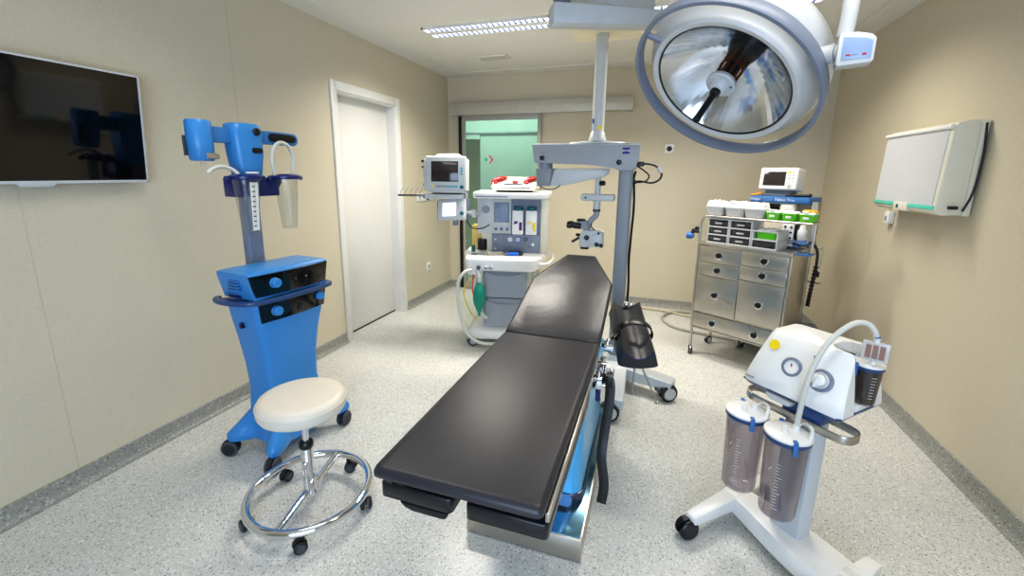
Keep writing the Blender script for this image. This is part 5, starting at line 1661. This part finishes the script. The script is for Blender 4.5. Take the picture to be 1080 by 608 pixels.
# ------------------------------------------------------------------ suction pump on its stand
SO, SR = (0.525, 1.72, 0), -45
SM = Matrix.Translation(SO) @ Matrix.Rotation(R(SR), 4, 'Z')
t = thing('suction_pump', 'white medical suction pump with gauge and blue dial on a wheeled H stand', 'suction pump', SO, SR)
k = MB()
def beamq(k, a, b, wa, wb_, z0a, z1a, z0b, z1b, bev=0.008):
    a, b = V((a[0], a[1], 0)), V((b[0], b[1], 0))
    d = (b - a).normalized()
    nn = V((-d.y, d.x, 0))
    k.loft([[a - nn * wa / 2 + V((0, 0, z0a)), a + nn * wa / 2 + V((0, 0, z0a)), a + nn * wa / 2 + V((0, 0, z1a)), a - nn * wa / 2 + V((0, 0, z1a))],
            [b - nn * wb_ / 2 + V((0, 0, z0b)), b + nn * wb_ / 2 + V((0, 0, z0b)), b + nn * wb_ / 2 + V((0, 0, z1b)), b - nn * wb_ / 2 + V((0, 0, z1b))]], b=bev)
for u in (-0.185, 0.275):
    for s in (-1, 1):
        beamq(k, (u, 0.05 - s * 0.03), (u - 0.005 * s, (0.02 if u < 0 else -0.04) + s * 0.25), 0.075, 0.05, 0.045, 0.115, 0.065, 0.105)
# cross beam: gently arched plank
rings = []
for i in range(13):
    s = i / 12
    u = -0.20 + 0.48 * s
    h = 0.018 * (1 - (2 * s - 1) ** 2)
    w = 0.05 + 0.022 * (1 - (2 * s - 1) ** 2)
    fw = 0.065 - w - 0.075 * s * s * (3 - 2 * s)
    rings.append([V((u, fw, 0.045)), V((u, 0.065 + w, 0.045)), V((u, 0.065 + w * 0.9, 0.110 + h * .3)), V((u, fw + 0.008, 0.110 + h * .3))])
k.loft(rings, b=0.004)
k.build('stand_base', 'white', t, sharp=40)
for u, w, a in ((-0.182, -0.215, 40), (0.275, -0.265, 20), (-0.182, 0.25, 90), (0.275, 0.185, 30)):
    caster(t, u, w, 0.085, 0.042, a - 55, 'black', 'hub_dark', 'black', 0.055)
k = MB()
col = [(-0.022, 0.045), (-0.012, 0.030), (0.04, 0.024), (0.092, 0.030), (0.102, 0.045), (0.102, 0.098), (0.09, 0.105), (-0.01, 0.105), (-0.022, 0.098)]
k.loft([[V((x, y, z)) for x, y in col] for z in (0.11, 0.655)])
k.build('stand_column', 'grey_l', t)
MB().box(-0.03, 0.11, 0.02, 0.12, 0.60, 0.672, 0.01).build('column_head', 'navy_rim', t)
# body
def body_ring(z, u0, u1, w0, w1, bow=0.0, nw=(0.085, 0.205), nd=0.088):
    c0 = 0.016
    pts = [(u0 + c0, w0), (u0 * 0.5, w0 - bow), (0, w0 - bow * 1.2), (u1 * 0.5, w0 - bow), (u1 - c0, w0), (u1, w0 + c0)]
    pts += [(u1, nw[0] - 0.012), (u1 - 0.02, nw[0]), (u1 - nd + 0.02, nw[0] + 0.004), (u1 - nd, nw[0] + 0.03), (u1 - nd, nw[1] - 0.03), (u1 - nd + 0.02, nw[1] - 0.004), (u1 - 0.02, nw[1]), (u1, nw[1] + 0.006)]
    pts += [(u1, w1 - c0), (u1 - c0, w1), (u0 + c0, w1), (u0, w1 - c0), (u0, w0 + c0)]
    return [V((a, b, z)) for a, b in pts]
k = MB()
def br(z, s, bow):
    # s: 0 bottom .. 1 top
    return body_ring(z, -0.182 + 0.046 * s, 0.176 - 0.026 * s, -0.004 + 0.076 * s ** 1.15, 0.285 - 0.048 * s, bow, (0.092, 0.212 ))
k.loft([br(0.672, 0.0, 0.0), br(0.678, 0.0, 0.006), br(0.72, 0.16, 0.010), br(0.78, 0.45, 0.010), br(0.84, 0.78, 0.008), br(0.872, 0.95, 0.004), br(0.884, 1.06, 0.0)])
body = k.build('housing', 'white', t, sharp=42)
MB().box(0.07, 0.172, 0.10, 0.205, 0.672, 0.700, 0.004).build('jar_seat', 'white', body)
k = MB()
k.loft([[V((x, y, 0.648)) for x, y in ((-0.165, 0.02), (0.16, 0.02), (0.16, 0.27), (-0.165, 0.27))], [V((x, y, 0.675)) for x, y in ((-0.186, -0.006), (0.178, -0.006), (0.178, 0.288), (-0.186, 0.288))]], b=0.006)
k.build('base_pan', 'navy_rim', t)
k = MB()
k.loft([[V((x, y, 0.640)) for x, y in rrect(0.09, 0.04, 0.018, 4)], [V((x, y, 0.66)) for x, y in rrect(0.11, 0.05, 0.02, 4)]])
for v in k.bm.verts:
    v.co += V((-0.03, 0.01, 0))
k.build('foot_grip', 'grey_l', t)
# front instruments lie on the sloped front
sl_ = math.atan2(0.076, 0.20)
def on_front(u, z):
    s = (z - 0.678) / 0.20
    w = -0.004 + 0.076 * max(0, s) ** 1.15 - 0.010
    return Matrix.Translation((u, w, z)) @ Matrix.Rotation(R(90) - sl_, 4, 'X')
def disc(name, u, z, prof, m, par, n=32):
    k = MB()
    k.lathe(prof, n=n)
    return k.build(name, m, par, X=on_front(u, z))
g = disc('gauge', -0.013, 0.783, [(0.036, -0.006), (0.036, 0.006), (0.031, 0.010), (0.027, 0.010), (0.026, 0.004), (0.001, 0.004)], 'bluegrey', body)
disc('gauge_face', -0.013, 0.783, [(0.026, 0.003), (0.026, 0.0045), (0.001, 0.0045)], 'white', g)
k = MB()
k.box(-0.0012, 0.0012, -0.020, 0.004, 0.0048, 0.0056, X=Matrix.Rotation(R(25), 4, 'Z')).box(-0.003, 0.003, 0.004, 0.011, 0.0048, 0.0056, X=Matrix.Rotation(R(25), 4, 'Z'))
k.build('needle', 'red', g, X=on_front(-0.013, 0.783))
k = MB()
for i in range(11):
    X = Matrix.Rotation(R(-135 + 27 * i), 4, 'Z')
    k.box(-0.0006, 0.0006, 0.018, 0.023, 0.0046, 0.0052, X=X)
k.build('scale_marks', 'grey_d', g, X=on_front(-0.013, 0.783))
dl = disc('dial', 0.089, 0.776, [(0.040, -0.006), (0.040, 0.004), (0.036, 0.007), (0.001, 0.007)], 'bluegrey', body)
disc('dial_ring', 0.089, 0.776, [(0.028, 0.006), (0.028, 0.009), (0.024, 0.009), (0.024, 0.006), (0.028, 0.006)], 'white', dl)
disc('dial_knob', 0.089, 0.776, [(0.022, 0.006), (0.021, 0.022), (0.016, 0.026), (0.001, 0.027)], 'white', dl)
k = MB()
k.box(-0.006, 0.006, -0.030, 0.020, 0.010, 0.030, 0.004, 2, Matrix.Rotation(R(-12), 4, 'Z'))
k.build('dial_pointer', 'white', dl, X=on_front(0.089, 0.776))
disc('button', 0.050, 0.842, [(0.007, -0.003), (0.007, 0.005), (0.001, 0.006)], 'label_blue', body, 16)
disc('yellow_sticker', -0.098, 0.836, [(0.019, 0.004), (0.019, 0.0065), (0.001, 0.0065)], 'yellow', body, 28)
k = MB()
for i in range(9):
    k.box(-0.165 + i * 0.0042, -0.1625 + i * 0.0042, -0.0155, -0.010, 0.694, 0.698)
k.build('maker_mark', 'grey', body)
# flat rail around the column
k = MB()
k.tube([(-0.17, 0.03, 0.60), (-0.19, 0.06, 0.60), (-0.185, 0.10, 0.60), (-0.15, 0.115, 0.60), (0.0, 0.115, 0.60), (0.14, 0.115, 0.60), (0.192, 0.10, 0.60), (0.205, 0.06, 0.60), (0.19, 0.02, 0.60), (0.14, 0.01, 0.60), (0.0, 0.012, 0.60), (-0.13, 0.015, 0.60)], 0.01, flat=(0.006, 0.030), up=(0, 0, 1), closed=True)
k.build('rail', 'steel', t)

def canister(loc, label, group=None):
    c = thing('suction_canister', label, 'canister', SM @ V(loc), SR, group)
    z0, z1 = 0.0, 0.335
    r0, r1 = 0.0615, 0.072
    k = MB()
    k.lathe([(0.001, 0.003), (r0 - 0.012, 0.003), (r0 - 0.003, 0.008), (r0, 0.018), (r1 - 0.001, z1 - 0.012), (r1 - 0.003, z1 - 0.012), (r0 - 0.002, 0.02), (r0 - 0.006, 0.011), (r0 - 0.014, 0.006), (0.001, 0.006)], n=48, caps=False)
    k.build('jar', 'smoke', c)
    MB().lathe([(r1 + 0.002, z1 - 0.022), (r1 + 0.005, z1 - 0.018), (r1 + 0.005, z1 - 0.006), (r1 + 0.001, z1 - 0.004)], n=48, caps=False).build('seal_band', 'navy_rim', c)
    k = MB()
    k.lathe([(r1 + 0.001, z1 - 0.006), (r1 + 0.006, z1 - 0.004), (r1 + 0.006, z1 + 0.003), (r1 - 0.004, z1 + 0.008), (0.03, z1 + 0.013), (0.001, z1 + 0.014)], n=48)
    k.cyl((0.0, -0.025, z1 + 0.01), (0.0, -0.025, z1 + 0.026), 0.010, n=16).cyl((-0.0, -0.025, z1 + 0.025), (-0.0, -0.025, z1 + 0.036), 0.006, n=12)
    k.cyl((0.012, 0.022, z1 + 0.01), (0.012, 0.022, z1 + 0.032), 0.011, n=16)
    lid = k.build('lid', 'white', c)
    k = MB()
    k.tube([(-0.002, 0.060, z1 + 0.004), (0.012, 0.066, z1 + 0.028), (0.05, 0.045, z1 + 0.034), (0.066, 0.02, z1 + 0.026), (0.071, 0.004, z1 + 0.004)], 0.006, 8, flat=(0.012, 0.006))
    k.build('lid_handle', 'white', lid)
    for a in (-42, 138):
        d = V((math.cos(R(a)), math.sin(R(a)), 0))
        X = Matrix.Rotation(R(a), 4, 'Z')
        k = MB()
        k.box(r1 + 0.004, r1 + 0.013, -0.008, 0.008, z1 - 0.042, z1 + 0.004, 0.003, 2, X)
        k.box(r1 - 0.01, r1 + 0.012, -0.007, 0.007, z1 + 0.004, z1 + 0.012, 0.003, 2, X)
        k.build('latch', 'label_blue', c)
    # printed scale on the front
    k = MB()
    for i in range(15):
        z = 0.055 + i * 0.013
        rr_ = r0 + 0.0006 + (r1 - r0) * z / z1
        wdt = 0.020 if i % 5 == 0 else 0.012
        a0 = R(-78)
        a1 = a0 + wdt / rr_
        k.loft([[V((rr_ * math.cos(a), rr_ * math.sin(a), z)) for a in (a0, (a0 + a1) / 2, a1)], [V((rr_ * math.cos(a), rr_ * math.sin(a), z + 0.0018)) for a in (a0, (a0 + a1) / 2, a1)]], caps=False, closed=False)
    k.tube([(( r0 + .006) * math.cos(R(-100)), (r0 + .006) * math.sin(R(-100)), 0.20), ((r0 + .0075) * math.cos(R(-92)), (r0 + .0075) * math.sin(R(-92)), 0.218)], 0.0012, 6, smooth=False)
    k.build('scale_marks', 'white', c)
    return c
ca = canister((-0.112, -0.052, 0.235), 'tall smoky suction canister with white lid and nothing plugged in, left of pair')
MB().lathe([(0.001, 0.008), (0.035, 0.008), (0.037, 0.014), (0.001, 0.016)], n=24, sx=1.0, sy=0.7).build('white_residue', 'white', ca)
cb = canister((0.050, -0.056, 0.235), 'tall smoky suction canister with clear hose plugged into its white lid')
# clear tube and filter, small jar
t = thing('suction_tube', 'clear silicone suction hose arching from canister lid to the square filter', 'hose', SM @ V((0.06, -0.034, 0.60)), SR)
T = (Matrix.Translation(SM @ V((0.06, -0.034, 0.60))) @ Matrix.Rotation(R(SR), 4, 'Z')).inverted() @ SM
k = MB(T)
k.tube([(0.062, -0.034, 0.592), (0.066, -0.036, 0.66), (0.070, -0.034, 0.74), (0.075, -0.02, 0.82), (0.088, 0.01, 0.905), (0.105, 0.045, 0.955), (0.130, 0.08, 0.992), (0.155, 0.105, 0.996), (0.174, 0.118, 0.975), (0.183, 0.122, 0.945)], 0.0092, 12, 10)
k.build('hose_run', 'tube', t)
MB(T).lathe([(0.0095, 0), (0.0105, 0.001), (0.0105, 0.004), (0.0095, 0.005)], (0.1825, 0.122, 0.952), (0, 0, 1), 14).build('blue_ring', 'label_blue', t)
t = thing('square_filter', 'flat square clear filter with pinkish pleats above the small suction jar', 'filter', SM @ V((0.185, 0.122, 0.87)), SR)
X = Matrix.Rotation(R(20), 4, 'Z')
MB().box(-0.037, 0.037, -0.008, 0.008, 0.0, 0.068, 0.005, 2, X).build('filter_case', 'milky', t)
k = MB()
for i in range(3):
    k.box(-0.027 + i * 0.0185, -0.010 + i * 0.0185, -0.0088, 0.0088, 0.009, 0.059, 0.002, 1, X)
k.build('filter_pleats', mat('filter_pleat', (150, 118, 106), 0.7), t)
k = MB()
k.cyl((0, 0, 0.065), (0, 0, 0.082), 0.0075, n=12).cyl((0, 0, -0.012), (0, 0, 0.001), 0.008, n=12)
k.build('filter_spigot', 'white', t)
t = thing('small_suction_jar', 'small smoky suction jar with blue band in the side recess of the pump', 'jar', SM @ V((0.165, 0.152, 0.700)), SR)
MB().lathe([(0.001, 0.001), (0.030, 0.001), (0.033, 0.006), (0.040, 0.140), (0.038, 0.140), (0.031, 0.008), (0.001, 0.005)], n=32, caps=False).build('beaker', 'smoke_d', t)
MB().lathe([(0.041, 0.128), (0.043, 0.131), (0.043, 0.140), (0.040, 0.142)], n=32, caps=False).build('seal_band', 'navy_rim', t)
k = MB()
k.lathe([(0.042, 0.140), (0.045, 0.143), (0.044, 0.150), (0.02, 0.156), (0.001, 0.157)], n=32)
k.build('lid', 'white', t)
k = MB()
k.box(-0.006, 0.006, -0.051, -0.042, 0.105, 0.152, 0.003, 2, Matrix.Rotation(R(-25), 4, 'Z'))
k.build('latch', 'label_blue', t)
k = MB()
for i in range(8):
    z = 0.03 + i * 0.011
    a0 = R(-50)
    rr_ = 0.0335 + 0.0068 * z / 0.14
    k.loft([[V((rr_ * math.cos(a0 + q), rr_ * math.sin(a0 + q), z)) for q in (0, 0.2, 0.4)], [V((rr_ * math.cos(a0 + q), rr_ * math.sin(a0 + q), z + 0.0015)) for q in (0, 0.2, 0.4)]], caps=False, closed=False)
k.build('scale_marks', 'white', t)

# ------------------------------------------------------------------ light
def area(name, loc, rot, sx, sy, power, color):
    l = bpy.data.lights.new(name, 'AREA')
    l.shape = 'RECTANGLE'
    l.size, l.size_y = sx, sy
    l.energy = power
    l.color = color
    o = bpy.data.objects.new(name, l)
    COL.objects.link(o)
    o.location = loc
    o.rotation_euler = rot
    return o
warm = (1.0, 0.945, 0.85)
for i, (x, y, p) in enumerate(((-1.35, 3.44, 38), (0.41, 3.44, 25), (-1.35, 1.3, 7), (0.41, 1.3, 8))):  # last two added out of view to light the room, without fixtures
    area('ceiling_area_light', (x, y, H - 0.03), (0, 0, 0), 1.0, 0.22, p, warm).data.spread = R(140)
area('window_daylight', (0.25, YF - 0.10, 1.25), (R(86), 0, R(28)), 2.2, 1.6, 78, (0.58, 0.75, 1.0))
area('corridor_lamp', (-2.2, 5.75, 2.55), (0, 0, 0), 1.6, 0.5, 21, (0.94, 1.0, 0.97))
w = bpy.data.worlds.new('room_world')
scene.world = w
w.use_nodes = True
w.node_tree.nodes['Background'].inputs[0].default_value = (0.75, 0.8, 0.9, 1)
w.node_tree.nodes['Background'].inputs[1].default_value = 0.6

# ------------------------------------------------------------------ camera
yaw, pitch, roll = -0.3159, 0.2083, -0.0118
cy, sy, cp, sp = math.cos(yaw), math.sin(yaw), math.cos(pitch), math.sin(pitch)
f = V((sy * cp, cy * cp, -sp))
rt = V((cy, -sy, 0))
dn = f.cross(rt)
r2 = rt * math.cos(roll) + dn * math.sin(roll)
d2 = rt * -math.sin(roll) + dn * math.cos(roll)
cam = bpy.data.cameras.new('camera')
co = bpy.data.objects.new('camera', cam)
COL.objects.link(co)
co.matrix_world = Matrix(((r2.x, -d2.x, -f.x, 0), (r2.y, -d2.y, -f.y, 0), (r2.z, -d2.z, -f.z, 1.479), (0, 0, 0, 1)))
cam.sensor_fit = 'HORIZONTAL'
cam.sensor_width = 36.0
cam.lens = 454.85 / 1080.0 * 36.0
cam.shift_y = -25.4 / 1080.0
cam.shift_x = -0.1 / 1080.0
cam.clip_start = 0.02
scene.camera = co
scene.view_settings.view_transform = 'Standard'
scene.view_settings.exposure = -0.14
try:
    scene.view_settings.look = 'Medium High Contrast'
except TypeError:
    pass
